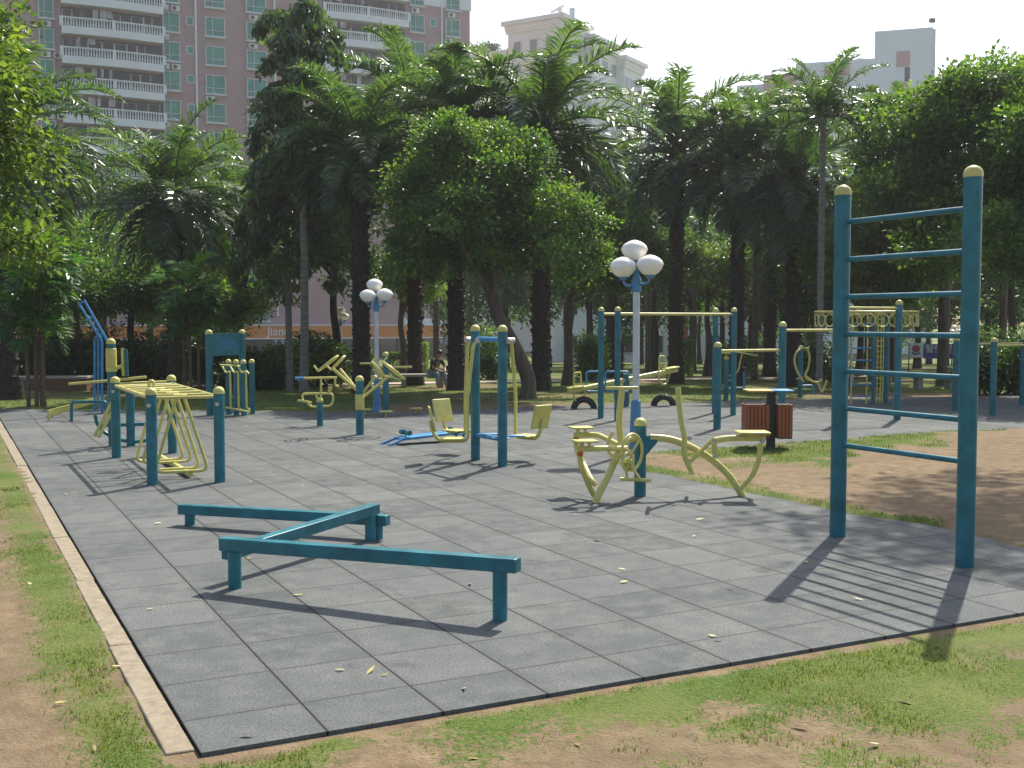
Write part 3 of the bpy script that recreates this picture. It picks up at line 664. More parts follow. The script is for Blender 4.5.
# ================================================================== LAMPS, BIN, BENCHES, SIGNS
def globe_prof(s=1.0):
    return [(.05 * s, -.125 * s), (.075 * s, -.122 * s), (.115 * s, -.09 * s), (.15 * s, -.045 * s), (.168 * s, .0), (.168 * s, .012 * s), (.152 * s, .05 * s), (.115 * s, .085 * s), (.075 * s, .106 * s), (.05 * s, .115 * s), (.03 * s, .122 * s), (.0, .126 * s)]
def make_lamp(label, loc, rz=0):
    th = thing('street_lamp', label, 'lamp', (0, 0, 0), 'white globe park lamps')
    m = MB(); m.lathe((0, 0, 0), [(.043, .3), (.043, 2.08)], 16); m.build('pole', M['lamp_pole'], th)
    m = MB(); m.lathe((0, 0, 0), [(.098, -.05), (.098, .03), (.084, .06), (.072, .30), (.062, .58), (.060, .64), (.043, .66)], 18); m.build('base_sleeve', M['lamp_blue'], th)
    m = MB(); m.lathe((0, 0, 0), [(.044, 2.0), (.06, 2.01), (.062, 2.05), (.052, 2.07), (.056, 2.12), (.066, 2.14), (.05, 2.18), (.036, 2.22), (.036, 2.33), (.028, 2.37)], 16); col = m.build('collar', M['lamp_blue'], th)
    for i, (x, y, z) in enumerate(((.155, -.09, 2.335), (-.17, -.02, 2.315), (-.01, .17, 2.535))):
        m = MB(); m.tube(spline([(0, 0, 2.13), (x * .45, y * .45, z - .235), (x * .9, y * .9, z - .21), (x, y, z - .12)]), .016, 8); m.lathe((x, y, z - .135), [(.03, -.03), (.055, -.01), (.06, .012)], 12); m.build('lamp_arm', M['lamp_blue'], th)
        m = MB(); m.lathe((x, y, z), globe_prof(), 28); m.build('globe', M['globe'], th)
    return th
lamp = make_lamp('nearest white globe lamp, with a pale grey pole rising behind the riding machine', None)
lamp_spots = [(g(635.5, 452), 1.0, 0, None), (g(377, 411.5), .91, .25, 'white globe lamp beside the press trainer, in front of a thick dark trunk'),
              (None, 1, 0, 'small far lamp with three globes in front of the orange shop band'), (None, 1, .6, 'far white globe lamp whose globes peep out behind the tall bar posts'),
              (None, 1, .3, 'far white globe lamp partly hidden by the left post of the wall bars'), (None, 1, 0, 'dim distant globe lamp among the trees left of the right-hand wall bar post')]
far = {2: (340.5, 36, .93), 3: (730.5, 44, .95), 4: (852, 34, .95), 5: (956, 47, .8)}
for i, (p, s, rz, lab) in enumerate(lamp_spots):
    o = lamp if i == 0 else copy_tree(lamp)
    if i in far:
        px, y, s = far[i]; q = at(px, 322, y); p = Vector((q.x, y, terr(y)))
    o.location = p; o.scale = (s, s, s); o.rotation_euler.z = rz
    if lab: o['label'] = lab
# ---- litter bin
A = g(770.5, 449)
th = thing('trash_bin', 'twin brown slatted litter bin on a dark post under a flat lid', 'trash bin', A)
M['wood'] = plain('red_brown_slat', (.30, .082, .03), .55, sc=18); M['dark'] = plain('dark_bin_metal', (.018, .022, .022), .45)
m = MB(); m.box(up(A, .36), (.10, .10, .76)); m.build('post', M['dark'], th, bevel=.006)
for x0, x1 in ((-.345, -.055), (.06, .24)):
    fr_ = MB(); fr_.box((A.x + (x0 + x1) / 2, A.y, .155), (x1 - x0, .30, .02)); fr_.box((A.x + (x0 + x1) / 2, A.y, .37), (x1 - x0 - .03, .27, .40)); bx_ = fr_.build('basket', M['dark'], th)
    m = MB(); n = int((x1 - x0) / .045)
    for k in range(n):
        x = A.x + x0 + (k + .5) * (x1 - x0) / n; m.box((x, A.y - .145, .37), ((x1 - x0) / n - .008, .018, .42)); m.box((x, A.y + .145, .37), ((x1 - x0) / n - .008, .018, .42))
    for xx in (A.x + x0 + .004, A.x + x1 - .004):
        for k in range(6): m.box((xx, A.y - .125 + k * .05, .37), (.016, .042, .42))
    m.build('slats', M['wood'], bx_, bevel=.003)
M['lid_yellow'] = plain('lid_yellow', (.62, .43, .10), .5)
m = MB(); m.box((A.x - .17, A.y, .755), (.32, .36, .022)); m.build('lid', M['lid_yellow'], th, bevel=.006)
m = MB(); m.box((A.x + .125, A.y, .755), (.26, .36, .022)); m.build('lid', M['light_blue'], th, bevel=.006)
# ---- stone benches
def bench(px, y, w, rz, label, h=.40):
    q = at(px, 322, y); b = Vector((q.x, y, terr(y))); th = thing('park_bench', label, 'bench', b, 'stone park benches')
    mr = Matrix.Rotation(rz, 3, 'Z'); m = MB(); m.box(b + Vector((0, 0, h - .04)), (w, .42, .08), rz); m.build('seat', M['concrete'], th, bevel=.012)
    for s in (-1, 1): m = MB(); m.box(b + mr @ Vector((s * w * .36, 0, (h - .08) / 2 - .02)), (.14, .34, h - .045), rz); m.build('leg', M['concrete'], th, bevel=.012)
bench(935, 31, 1.25, .1, 'grey stone bench on the lawn seen through the wall bars')
bench(422, 32.5, 1.5, .1, 'low stone bench where the man in black sits')
bench(-2, 27, 1.3, .45, 'dark stone bench at the left edge before the seated person in white')
# ---- writing helper
def writing(name, s, parent, p, xdir, size, mat, off=.004):
    c = bpy.data.curves.new(name, 'FONT'); c.body = s; c.size = size; c.align_x = 'CENTER'; c.align_y = 'CENTER'; c.extrude = .004
    o = bpy.data.objects.new(name, c); COL.objects.link(o); x = Vector(xdir).normalized(); n = Vector((x.y, -x.x, 0))
    bpy.context.view_layer.update()
    me = bpy.data.meshes.new_from_object(o.evaluated_get(bpy.context.evaluated_depsgraph_get()))
    bpy.data.objects.remove(o); me.materials.clear(); me.materials.append(mat)
    w = bpy.data.objects.new(name, me); COL.objects.link(w); w.parent = parent
    mt = Matrix((x, Vector((0, 0, 1)), n)).transposed().to_4x4(); mt.translation = Vector(p) + n * off - root_of(parent).location
    w.matrix_local = mt; return w
# ---- police banner
M['banner'] = plain('violet_blue_banner', (.06, .045, .30), .6); M['white'] = plain('white_board', (.75, .75, .73), .6); M['red'] = plain('emblem_red', (.45, .02, .02), .5); M['navy'] = plain('emblem_navy', (.02, .02, .10), .5); M['violet'] = plain('pale_violet_panel', (.16, .12, .46), .6)
y = 56.0; b0 = at(908.5, 350, y); b1 = at(1040, 352, y - 1.0); xd = (b1 - b0); L_ = xd.length; xd.normalize(); nn = Vector((xd.y, -xd.x, 0)); k = y / F
th = thing('banner', 'long violet banner with white characters and a white emblem panel behind the parallel bars', 'banner', up(b0, terr(y)))
def bpan(name, x0, x1, mat, y0=344, y1=358.5, off=0):
    a, b = b0 + xd * (x0 - 908.5) * k, b0 + xd * (x1 - 908.5) * k; zc = at(900, (y0 + y1) / 2, y).z; m = MB(); m.beam(up(a, zc) + nn * off, up(b, zc) + nn * off, .04, (y1 - y0) * k); return m.build(name, M[mat], th)
e = bpan('emblem_panel', 908.5, 922.3, 'white', 343, 357.5); bpan('cloth_panel', 922.6, 978, 'banner'); bpan('cloth_panel', 978.3, 1000.5, 'violet', 343.5, 361); bpan('cloth_panel', 1000.8, 1042, 'banner', 345, 360)
ec = up(b0 + xd * 7 * k, at(915, 348.7, y).z) + nn * .025; Mr = Matrix((xd, Vector((0, 0, 1)), nn)).transposed()
m = MB(); m.lathe(ec, [(3.7 * k, -.004), (3.7 * k, .006)], 28, Mr); em = m.build('emblem', M['navy'], e)
m = MB(); m.lathe(ec + nn * .008, [(2.9 * k, -.004), (2.9 * k, .006)], 28, Mr); m.build('emblem_disc', M['red'], e)
m = MB(); m.tube([ec + xd * math.cos(R(a)) * 4.6 * k + Vector((0, 0, math.sin(R(a)) * 4.6 * k - .04)) for a in range(215, 326, 10)], .035, 6); m.build('emblem_ribbon', M['navy'], e)
bs = [c for c in children(th) if c.name.startswith('cloth')]
for ch, px, py, s in (('警', 928.6, 349.2, 9), ('情', 937.5, 349.4, 9), ('提', 946, 350, 9), ('示', 954.6, 350.6, 9)):
    writing('character', ch, bs[0], up(b0 + xd * (px - 908.5) * k, at(900, py, y).z) + nn * .02, xd, s * k, M['white'])
for ch, px, py, s in (('防', 979.5, 352, 9), ('盗', 988.8, 352, 9)):
    writing('character', ch, bs[1], up(b0 + xd * (px - 908.5) * k, at(900, py, y).z) + nn * .02, xd, s * k, M['white'])
for ch, px, py, s in (('平', 1005, 351, 7), ('安', 1012.5, 351, 7), ('公', 1021, 350.5, 7), ('园', 1029, 350.5, 7)):
    writing('character', ch, bs[2], up(b0 + xd * (px - 908.5) * k, at(900, py, y).z) + nn * .02, xd, s * k, M['white'])
for px in (909, 950, 977, 1000, 1038):
    q = b0 + xd * (px - 908.5) * k; m = MB(); m.lathe((q.x, q.y, 0), [(.03, terr(y) - .1), (.03, at(900, 343, y).z)], 8, ); m.build('pole', M['dark'], th)
# ---- small white sign at the far left
q = at(68, 352, 33); th = thing('sign_board', 'small pale sign board above the dark hedge at the far left', 'sign', Vector((q.x, 33, terr(33))))
m = MB(); m.box(q, (.20, .03, .42)); m.build('panel', M['white'], th); m = MB(); m.lathe((q.x, 33.03, 0), [(.025, terr(33) - .05), (.025, q.z + .1)], 8); m.build('pole', M['lamp_pole'], th)
# ---- fallen leaves on the paving
t = NT('fallen_leaf'); oi = t.new('ShaderNodeObjectInfo').outputs['Random']; t.col(t.ramp(oi, [(0, (.42, .36, .10)), (.4, (.55, .50, .30)), (.7, (.30, .17, .07)), (1, (.30, .34, .05))])); t.set('Roughness', .6)
lv = [(-1, 0, 0), (-.5, .28, .12), (.2, .34, .2), (1, 0, .25), (.2, -.3, .1), (-.5, -.25, .05)]
me = bpy.data.meshes.new('fallen_leaf'); me.from_pydata([tuple(c * .028 for c in v) for v in lv], [], [(0, 1, 5), (1, 2, 4, 5), (2, 3, 4)]); me.materials.append(t.m)
lp = [(237, 562), (249, 559), (298, 596), (340, 671), (385, 676), (464, 690), (371, 672), (622, 570), (624, 583), (585, 540), (597, 541), (251, 482), (303, 486), (215, 441), (246, 427), (158, 524), (327, 555), (350, 446), (399, 484), (694, 537), (718, 641), (712, 637), (160, 490), (120, 466), (176, 425), (113, 451), (66, 495), (190, 446), (247, 737), (540, 470), (470, 585), (806, 563), (858, 600),
      (60, 700), (95, 745), (30, 582), (117, 664), (577, 742), (474, 756), (800, 722), (874, 741), (905, 700), (150, 610), (730, 590), (700, 520)]
for i, (px, py) in enumerate(lp):
    q = g(px, py); o = link('fallen_leaf', me, loc=(q.x, q.y, .006 if sdist(np.array([q.x]), np.array([q.y]), pad_xy)[0] > 0 else -.012)); o.rotation_euler = (random.uniform(-.2, .2), random.uniform(-.2, .2), random.uniform(0, 6.3))
    s = random.uniform(.7, 1.5); o.scale = (s, s * random.uniform(.7, 1.2), s); tag(o, 'small dry leaf fallen on the ground', 'leaf', 'fallen leaves on the ground')
# ================================================================== VEGETATION
def leaf_quads(c, d, ln, wd, fold=.25, r=RNG):
    """c (n,3) bases, d (n,3) directions, ln, wd (n,) -> folded rhombus leaves"""
    n = len(c); d = d / (np.linalg.norm(d, axis=1, keepdims=True) + 1e-9)
    ref = r.normal(size=(n, 3)); ref[:, 2] += 1.6
    s = np.cross(d, ref); s /= np.linalg.norm(s, axis=1, keepdims=True) + 1e-9; nrm = np.cross(s, d)
    ln = ln[:, None]; wd = wd[:, None]
    m = c + d * ln * .45 + nrm * wd * fold
    Vv = np.stack([c, m + s * wd, c + d * ln - nrm * ln * .08, m - s * wd], 1).reshape(-1, 3)
    return Vv, np.arange(4 * n).reshape(-1, 4)
def unit(r, n):
    v = r.normal(size=(n, 3)); return v / np.linalg.norm(v, axis=1, keepdims=True)
def clump_mesh(name, lobes, ncl, per, ln, mat, seed, sig=.3, shell=.55, flat=.7, droop=.0, sub=0):
    """lobes: (x,y,z,rx,ry,rz). Leaf clumps spread through the lobes, denser towards the outside, with gaps."""
    r = np.random.default_rng(seed); lo = np.array(lobes, float)
    if sub:                                    # billows: each lobe carries smaller lobes on its surface
        L2 = []
        for q in lo:
            for u in unit(r, sub):
                if u[2] < -.75: continue
                k = r.uniform(.3, .5); L2.append([*(q[:3] + u * q[3:] * r.uniform(.62, .9)), q[3] * k, q[4] * k, q[5] * k * .8])
            L2.append([*q[:3], *(q[3:] * .55)])
        lo = np.array(L2)
    vol = lo[:, 3] * lo[:, 4] * lo[:, 5]; pick = r.choice(len(lo), ncl, p=vol / vol.sum())
    u = unit(r, ncl); rad = shell + (1 - shell) * r.random(ncl) ** .6
    rad *= .82 + .36 * vnoise(u[:, 0] * 2 + pick * 3.1, u[:, 1] * 2 + u[:, 2] * 1.7, .55, seed)
    cc = lo[pick, :3] + u * rad[:, None] * lo[pick, 3:]
    k = np.clip(r.normal(1, .35, ncl), .35, 2); reps = np.maximum(3, (per * k).astype(int)); ci = np.repeat(np.arange(ncl), reps); n = len(ci)
    off = r.normal(size=(n, 3)) * sig * np.sqrt(k)[ci][:, None] * .8; off[:, 2] *= flat
    p = cc[ci] + off; outw = (p - lo[pick, :3][ci]); outw /= np.linalg.norm(outw, axis=1, keepdims=True) + 1e-9
    d = off / (np.linalg.norm(off, axis=1, keepdims=True) + 1e-9) * .9 + outw * .5 + r.normal(size=(n, 3)) * .55; d[:, 2] -= droop
    l = ln * r.uniform(.65, 1.25, n)
    Vv, Ff = leaf_quads(p, d, l, l * r.uniform(.22, .34, n), r=r)
    tint = np.clip(r.normal(.45, .16, ncl)[ci] + r.normal(0, .14, n), 0, 1)
    return np_mesh(name, Vv, Ff, mat, tint), cc
def limb_mesh(name, trunk, r0, r1, targets, mat, seed, nl=8, twigs=60, n=10):
    """trunk: list of points; limbs run from its upper part to crown clumps"""
    r = random.Random(seed); m = MB(); tp = spline(trunk, 6); q = len(tp)
    m.tube(tp, [r0 * (1.45 - .45 * min(1, i / 3)) if i < 3 else r0 + (r1 - r0) * i / (q - 1) for i in range(q)], n)
    T = [Vector(t) for t in targets]; r.shuffle(T); limbs = []
    for t in T[:nl]:
        a = tp[r.randint(int(q * .72), q - 1)]; mid = a.lerp(t, .5) + Vector((r.uniform(-.25, .25), r.uniform(-.25, .25), .12 * (t - a).length))
        L_ = spline([a, mid, t], 5); rr = r1 * r.uniform(.5, .8); m.tube(L_, [rr * (1 - .8 * i / (len(L_) - 1)) for i in range(len(L_))], 7); limbs += L_[2:]
    for t in T[nl:nl + twigs]:
        a = min(limbs, key=lambda w: (w - t).length_squared) if limbs else tp[-1]
        mid = a.lerp(t, .5) + Vector((0, 0, .08)); m.tube([a, mid, t], [r1 * .16, r1 * .11, r1 * .03], 5, cap=False)
    o = m.build(name, mat); me = o.data; bpy.data.objects.remove(o); return me
def frond(acc, base, az, el, L, nleaf, ll, r, droop=1.0, lw=.022, vee=.35, stalk=.12, hang=.22):
    """one pinnate palm frond: rachis bending down, paired two-segment leaflets"""
    H = np.array([math.cos(az), math.sin(az), 0]); Z = np.array([0, 0, 1.0]); N = 14; pts = [np.array(base, float)]; e = el
    for i in range(N):
        e -= droop * (.035 + .125 * (i / N)) * (1.0 if e > -1.2 else 0); pts.append(pts[-1] + (H * math.cos(e) + Z * math.sin(e)) * L / N)
    pts = np.array(pts); side = np.array([-H[1], H[0], 0])
    acc['rach'].append(pts)
    t = np.linspace(stalk, .985, nleaf); f = t * N; i0 = np.minimum(f.astype(int), N - 1); fr = (f - i0)[:, None]
    P = pts[i0] * (1 - fr) + pts[i0 + 1] * fr; T = pts[i0 + 1] - pts[i0]; T /= np.linalg.norm(T, axis=1, keepdims=True)
    up_ = np.cross(T, np.broadcast_to(side, T.shape)); up_ *= np.sign(up_[:, 2:3] + 1e-6)
    prof = np.sin(np.clip(t * .92 + .12, 0, 1) * math.pi) ** .6
    for sg in (-1, 1):
        m = nleaf; ln = ll * prof * r.uniform(.82, 1.12, m)
        d1 = side * sg * (.8) + T * (.45 + .35 * t)[:, None] + up_ * (vee + r.normal(0, .22, m))[:, None]; d1 /= np.linalg.norm(d1, axis=1, keepdims=True)
        d2 = d1 + np.array([0, 0, -1]) * (hang + r.uniform(0, .6, m))[:, None]; d2 /= np.linalg.norm(d2, axis=1, keepdims=True)
        w = np.cross(d1, up_ + r.normal(0, .35, (m, 3))); w /= np.linalg.norm(w, axis=1, keepdims=True) + 1e-9; w *= (lw * r.uniform(.8, 1.2, m))[:, None]
        A_ = P; B_ = P + d1 * ln[:, None] * .5; C_ = B_ + d2 * ln[:, None] * .5
        v = np.stack([A_ - w * .45, A_ + w * .45, B_ + w, B_ - w, C_ + w * .12, C_ - w * .12], 1)
        acc['v'].append(v.reshape(-1, 3)); acc['n'] += m; acc['t'].append(np.repeat(np.clip(r.normal(.5, .17, m) + acc['tb'], 0, 1), 2))
def palm_meshes(name, seed, H, r0, L, nf, nleaf, ll, mat, trunk_mat, lean=(0, 0), e_hi=80, e_lo=-35, boots=False, droop=1.0, lw=.022, crownshaft=0, bulge=0):
    r = np.random.default_rng(seed); rr = random.Random(seed)
    acc = dict(v=[], n=0, t=[], rach=[], tb=0)
    top = np.array([lean[0], lean[1], H])
    for i in range(nf):
        k = i / (nf - 1); el = R(e_hi + (e_lo - e_hi) * k ** .85 + r.normal(0, 5)); az = i * 2.39996 + r.normal(0, .12)
        acc['tb'] = .18 - .3 * k + r.normal(0, .06)
        b = top + np.array([math.cos(az), math.sin(az), 0]) * r0 * (.3 + .6 * k) - np.array([0, 0, .35 * k * (1 if not crownshaft else .3)])
        frond(acc, b, az, el, L * r.uniform(.85, 1.08) * (.8 + .2 * math.sin(math.pi * min(1, k + .25))), nleaf, ll, r, droop * r.uniform(.8, 1.25), lw)
    Vv = np.concatenate(acc['v']); n = acc['n']; o = np.arange(n)[:, None] * 6
    Ff = np.concatenate([np.stack([o + [0, 1, 2, 3], o + [3, 2, 4, 5]], 1).reshape(-1, 4)]); ti = np.concatenate(acc['t'])
    cm = np_mesh(name + '_crown', Vv, Ff, mat, ti)
    m = MB()
    for p in acc['rach']: m.tube([Vector(q) for q in p[::2]], [.034 * (1 - .85 * i / 7) * L / 2.8 for i in range(8)], 5, cap=False)
    ob = m.build(name + '_stalks', M['stalk']); sm = ob.data; bpy.data.objects.remove(ob)
    m = MB(); tp = spline([(0, 0, -.15), (lean[0] * .2, lean[1] * .2, H * .35), (lean[0] * .6, lean[1] * .6, H * .7), (lean[0], lean[1], H - .02)], 7); q = len(tp)
    m.tube(tp, [r0 * ((1.35 if i == 0 else 1.12 if i == 1 else 1) - .22 * i / q + bulge * math.sin(math.pi * i / q) + (rr.uniform(-.04, .04))) for i in range(q)], 14)
    if boots:
        nb = int(H * 26)
        for i in range(nb):
            k = (i + .5) / nb; c = tp[min(q - 1, int(k * (q - 1)))].lerp(tp[min(q - 1, int(k * (q - 1)) + 1)], k * (q - 1) % 1); a = i * 2.39996
            d = Vector((math.cos(a), math.sin(a), 0)); s = r0 * rr.uniform(.3, .5) * (1 if k < .7 else 1.25); b = c + d * r0 * .86
            m.beam(b, b + d * s * .55 + Vector((0, 0, s * 1.0)), s * 1.0, s * .5)
    ob = m.build(name + '_trunk', trunk_mat, ang=30); tm = ob.data; bpy.data.objects.remove(ob)
    return dict(trunk=tm, crown=cm, stalks=sm)
def fishtail_meshes(seed, H):
    """tall fishtail palm: bipinnate fronds along the upper stem with hanging ragged leaflets"""
    r = np.random.default_rng(seed); P = []; D = []; Ls = []; m2 = MB(); tints = []
    for i in range(25):
        k = i / 24; z = H * (.52 + .43 * k); az = i * 2.39996 + r.normal(0, .2); el = R(22 + 60 * k); L = (2.0 - .8 * k) * r.uniform(.85, 1.15)
        Hd = np.array([math.cos(az), math.sin(az), 0]); p = np.array([0, 0, z]); pts = [p]; e = el
        for j in range(8):
            e -= .08 + .075 * j; p = p + (Hd * math.cos(e) + np.array([0, 0, math.sin(e)])) * L / 8; pts.append(p)
        m2.tube([Vector(q) for q in pts], [.03 * (1 - .09 * j) for j in range(9)], 5, cap=False); sd_ = np.array([-Hd[1], Hd[0], 0])
        for j in range(2, 9):
            for s in (-1, 0, 1):
                q0 = pts[j]; sl = .55 * r.uniform(.7, 1.2) * (1 - .4 * abs(j - 5) / 5)
                dr = sd_ * s * .75 + Hd * .45 + np.array([0, 0, -.55]); nl = 23
                tt = r.random(nl); pos = q0 + dr * (tt * sl)[:, None] + np.array([0, 0, -1]) * (tt ** 2 * .25 * sl)[:, None] + r.normal(0, .04, (nl, 3))
                dd = dr * .5 + r.normal(0, .4, (nl, 3)) + np.array([0, 0, -.95]); P.append(pos); D.append(dd); Ls.append(r.uniform(.11, .22, nl)); tints.append(np.clip(r.normal(.42 if z > H * .55 else .62, .15, nl), 0, 1))
    P = np.concatenate(P); D = np.concatenate(D); L = np.concatenate(Ls); Vv, Ff = leaf_quads(P, D, L, L * .3, .2, r)
    cm = np_mesh('fishtail_crown', Vv, Ff, M['fish'], np.concatenate(tints))
    ob = m2.build('fishtail_stalks', M['stalk']); sm = ob.data; bpy.data.objects.remove(ob)
    m = MB(); tp = spline([(0, 0, -.1), (.05, 0, H * .3), (0, .03, H * .7), (0, 0, H)], 8); q = len(tp); m.tube(tp, [.115 * (1.25 if i == 0 else 1) * (1 - .55 * i / q) for i in range(q)], 12)
    ob = m.build('fishtail_trunk', M['bark_pale']); tm = ob.data; bpy.data.objects.remove(ob)
    return dict(trunk=tm, crown=cm, stalks=sm)
def plant(name, ms, label, px, y, rz=0, s=1.0, group=None, cat='tree', z=None, sz=None, x=None):
    q = at(px, 322, y); x = q.x if x is None else x; b = Vector((x, y, terr(y) if z is None else z))
    o = thing(name, label, cat, b, group); o.rotation_euler.z = rz; o.scale = (s, s, sz or s)
    for part, me in ms.items(): link(part, me, o)
    return o
# ---- palms
pa = palm_meshes('oil_palm', 3, 5.6, .25, 3.1, 38, 72, .62, M['palm'], M['bark_dark'], boots=True, lw=.026, e_lo=-45)
pb = palm_meshes('tall_palm', 4, 7.1, .235, 3.1, 40, 72, .60, M['palm'], M['bark_dark'], boots=True, lw=.026, e_hi=84, e_lo=-40)
pc = palm_meshes('queen_palm', 5, 6.9, .085, 2.2, 25, 64, .42, M['palm'], M['bark_pale'], lw=.017, e_hi=86, e_lo=-5, crownshaft=1)
pd_ = palm_meshes('arched_palm', 6, 6.9, .25, 3.7, 36, 84, .68, M['palm'], M['bark_dark'], boots=True, lw=.027, e_hi=82, e_lo=-38, droop=1.0)
plant('oil_palm', pa, 'spreading palm with a full round crown below the left pink balconies', 176, 30, .4, .97, 'palms behind the playground')
plant('oil_palm', pa, 'palm whose drooping fronds hang in at the far left edge', 5, 24, 2.1, 1.02, 'palms behind the playground')
plant('oil_palm', pb, 'palm with the very thick dark trunk right behind the farther white globe lamp', 361, 27, 1.0, .92, 'palms behind the playground', sz=.86)
plant('oil_palm', pb, 'palm with a thick trunk rising behind the twin posts of the swing seats', 456, 29.5, 2.6, .98, 'palms behind the playground')
plant('oil_palm', pd_, 'big palm with upright plume-like fronds standing before the cream tower', 541, 29, .2, 1.0, 'palms behind the playground')
plant('oil_palm', pd_, 'palm with an umbrella crown and clear dark trunk right of the nearest lamp', 676, 36, 1.3, 1.0, 'palms behind the playground', sz=1.1)
plant('oil_palm', pb, 'palm with a straight dark trunk behind the tall double bars', 737, 34, 3.3, .98, 'palms behind the playground')
plant('oil_palm', pa, 'palm with a dense shaggy crown left of the tall wall bars', 793, 33, 4.2, 1.02, 'palms behind the playground', sz=1.12)
plant('queen_palm', pc, 'slender pale-trunked palm whose feathery top stands against the white sky', 820, 28, .3, 1.0, 'palms behind the playground')
plant('oil_palm', pd_, 'palm with silvery fronds between the big palm and the fishtail palm', 415, 34, 3.6, .95, 'palms behind the playground', sz=1.15)
plant('oil_palm', pa, 'farther palm showing its fronds above the notice board', 236, 37, 5.1, .95, 'palms behind the playground', sz=1.02)
plant('queen_palm', pc, 'far feathery palm below the pale grey building', 872, 40, 1.9, 1.25, 'palms behind the playground', sz=1.22)
plant('queen_palm', pc, 'far feathery palm reaching up at the right edge of the pale grey building', 897, 38, 4.4, 1.2, 'palms behind the playground', sz=1.18)
plant('oil_palm', pb, 'far palm seen between the two tallest palms of the middle', 612, 44, 5.5, 1.05, 'palms behind the playground')
plant('oil_palm', pb, 'far palm whose fronds cross the sky left of the slender palm', 770, 44, .9, 1.1, 'palms behind the playground', sz=1.25)
fs = fishtail_meshes(8, 9.7)
plant('fishtail_palm', fs, 'tall narrow fishtail palm with ragged drooping foliage against the pink building', 303, 28, .5, 1.0, None)
fs2 = fishtail_meshes(9, 7.0)
plant('fishtail_palm', fs2, 'shorter fishtail palm with a thin stem just left of the tall one', 289, 29.5, 2.0, .92)
# small clump palms
def cane_clump(name, label, px, y, stems, seed, mat='palm_young'):
    b = at(px, 322, y); b.z = terr(y); th = thing(name, label, 'palm', b)
    for i, (dx, dy, h, s) in enumerate(stems):
        ms = palm_meshes(name, seed + i, h, .042, .95 * s, 9, 20, .42 * s, M[mat], M['cane'], lean=(random.uniform(-.12, .12), random.uniform(-.1, .1)), lw=.034, e_hi=78, e_lo=-10, crownshaft=1)
        for k, me in (('stem', ms['trunk']), ('fronds', ms['crown'])): link(k, me, th).location = (dx, dy, 0)
cane_clump('clump_palm', 'small clump palm of three brown canes at the left edge of the lawn', 35, 21.6, [(-.16, 0, 1.8, 1.0), (-.02, .05, 2.3, 1.05), (.16, -.05, 2.65, 1.1), (.02, .2, 1.5, .9)], 60)
cane_clump('clump_palm', 'small fan-leaved palm behind the loop walker, left of the notice board', 192, 25.5, [(-.05, 0, 2.5, 1.15), (.1, .1, 2.0, 1.0), (-.2, .1, 1.6, .9)], 70)
# ---- broadleaf trees
def tree(name, label, px, y, lobes, trunk, r0, r1, ncl, per, ln, mat, seed, nl=9, twigs=70, sig=.3, group=None, bk='bark', x=None, shell=.5):
    cm, cc = clump_mesh(name + '_crown', lobes, ncl, per, ln, M[mat], seed, sig * .72, shell, sub=13)
    tm = limb_mesh(name + '_trunk', trunk, r0, r1, cc, M[bk], seed, nl, twigs)
    return plant(name, dict(trunk=tm, crown=cm), label, px, y, 0, 1, group, x=x)
# main tree in the middle (lobes relative to trunk base at px 526)
tree('broadleaf_tree', 'bushy green tree with a bent trunk in the middle of the picture', 527, 24, [(-1.0, 0, 3.9, 1.8, 1.7, 1.4), (.2, -.2, 3.5, 1.35, 1.4, 1.1), (-1.2, 0, 5.2, 1.35, 1.2, .95), (-2.3, .2, 3.3, 1.1, 1.2, 1.0), (-.3, 0, 4.9, 1.0, 1.0, .8), (.9, -.1, 2.9, .75, .8, .6), (-1.9, -.3, 4.7, 1.0, 1.0, .8)],
     [(0, 0, -.1), (.02, 0, .45), (-.25, 0, 1.1), (-.6, 0, 1.75), (-.78, 0, 2.4), (-.95, 0, 3.4)], .17, .12, 680, 84, .105, 'leaf', 101, 11, 120, .21, shell=.35)
tree('broadleaf_tree', 'light green spreading tree on a slim forked trunk left of the nearest lamp', 568, 34, [(1.1, 0, 4.3, 1.7, 1.5, 1.3), (-.1, 0, 4.5, 1.2, 1.2, 1.0), (2.1, 0, 3.6, .9, .9, .8), (.6, 0, 3.3, 1.2, 1.2, .6)],
     [(0, 0, -.1), (.02, 0, 1.2), (-.02, 0, 2.3), (.15, 0, 3.2)], .16, .10, 300, 62, .14, 'leaf_bright', 103, 9, 60, .24)
tree('broadleaf_tree', 'large dark leafy tree filling the upper right corner behind the wall bars', 968, 26, [(0, 0, 5.5, 2.5, 2.2, 1.9), (1.2, .3, 6.2, 2.0, 2.0, 1.7), (-1.5, 0, 4.2, 1.3, 1.4, 1.2), (1.5, -.2, 3.9, 1.9, 1.8, 1.2), (0, 0, 3.4, 1.6, 1.6, .8), (-.8, .2, 6.3, 1.1, 1.2, 1.0)],
     [(0, 0, -.1), (.05, 0, 1.4), (.1, 0, 2.6), (.1, 0, 4.0)], .22, .13, 620, 66, .14, 'leaf', 105, 12, 110, .27, bk='bark_dark')
tree('broadleaf_tree', 'yellow-green glossy tree between the slender palm and the wall bars', 880, 31, [(0, 0, 5.0, 1.8, 1.6, 1.3), (.7, 0, 4.0, 1.5, 1.5, 1.2), (-.9, 0, 3.8, 1.3, 1.3, 1.1), (.2, 0, 3.0, 1.2, 1.2, .8)],
     [(0, 0, -.1), (.05, 0, 1.2), (0, 0, 2.4), (0, 0, 3.6)], .17, .1, 430, 70, .15, 'leaf_bright', 107, 9, 80, .26)
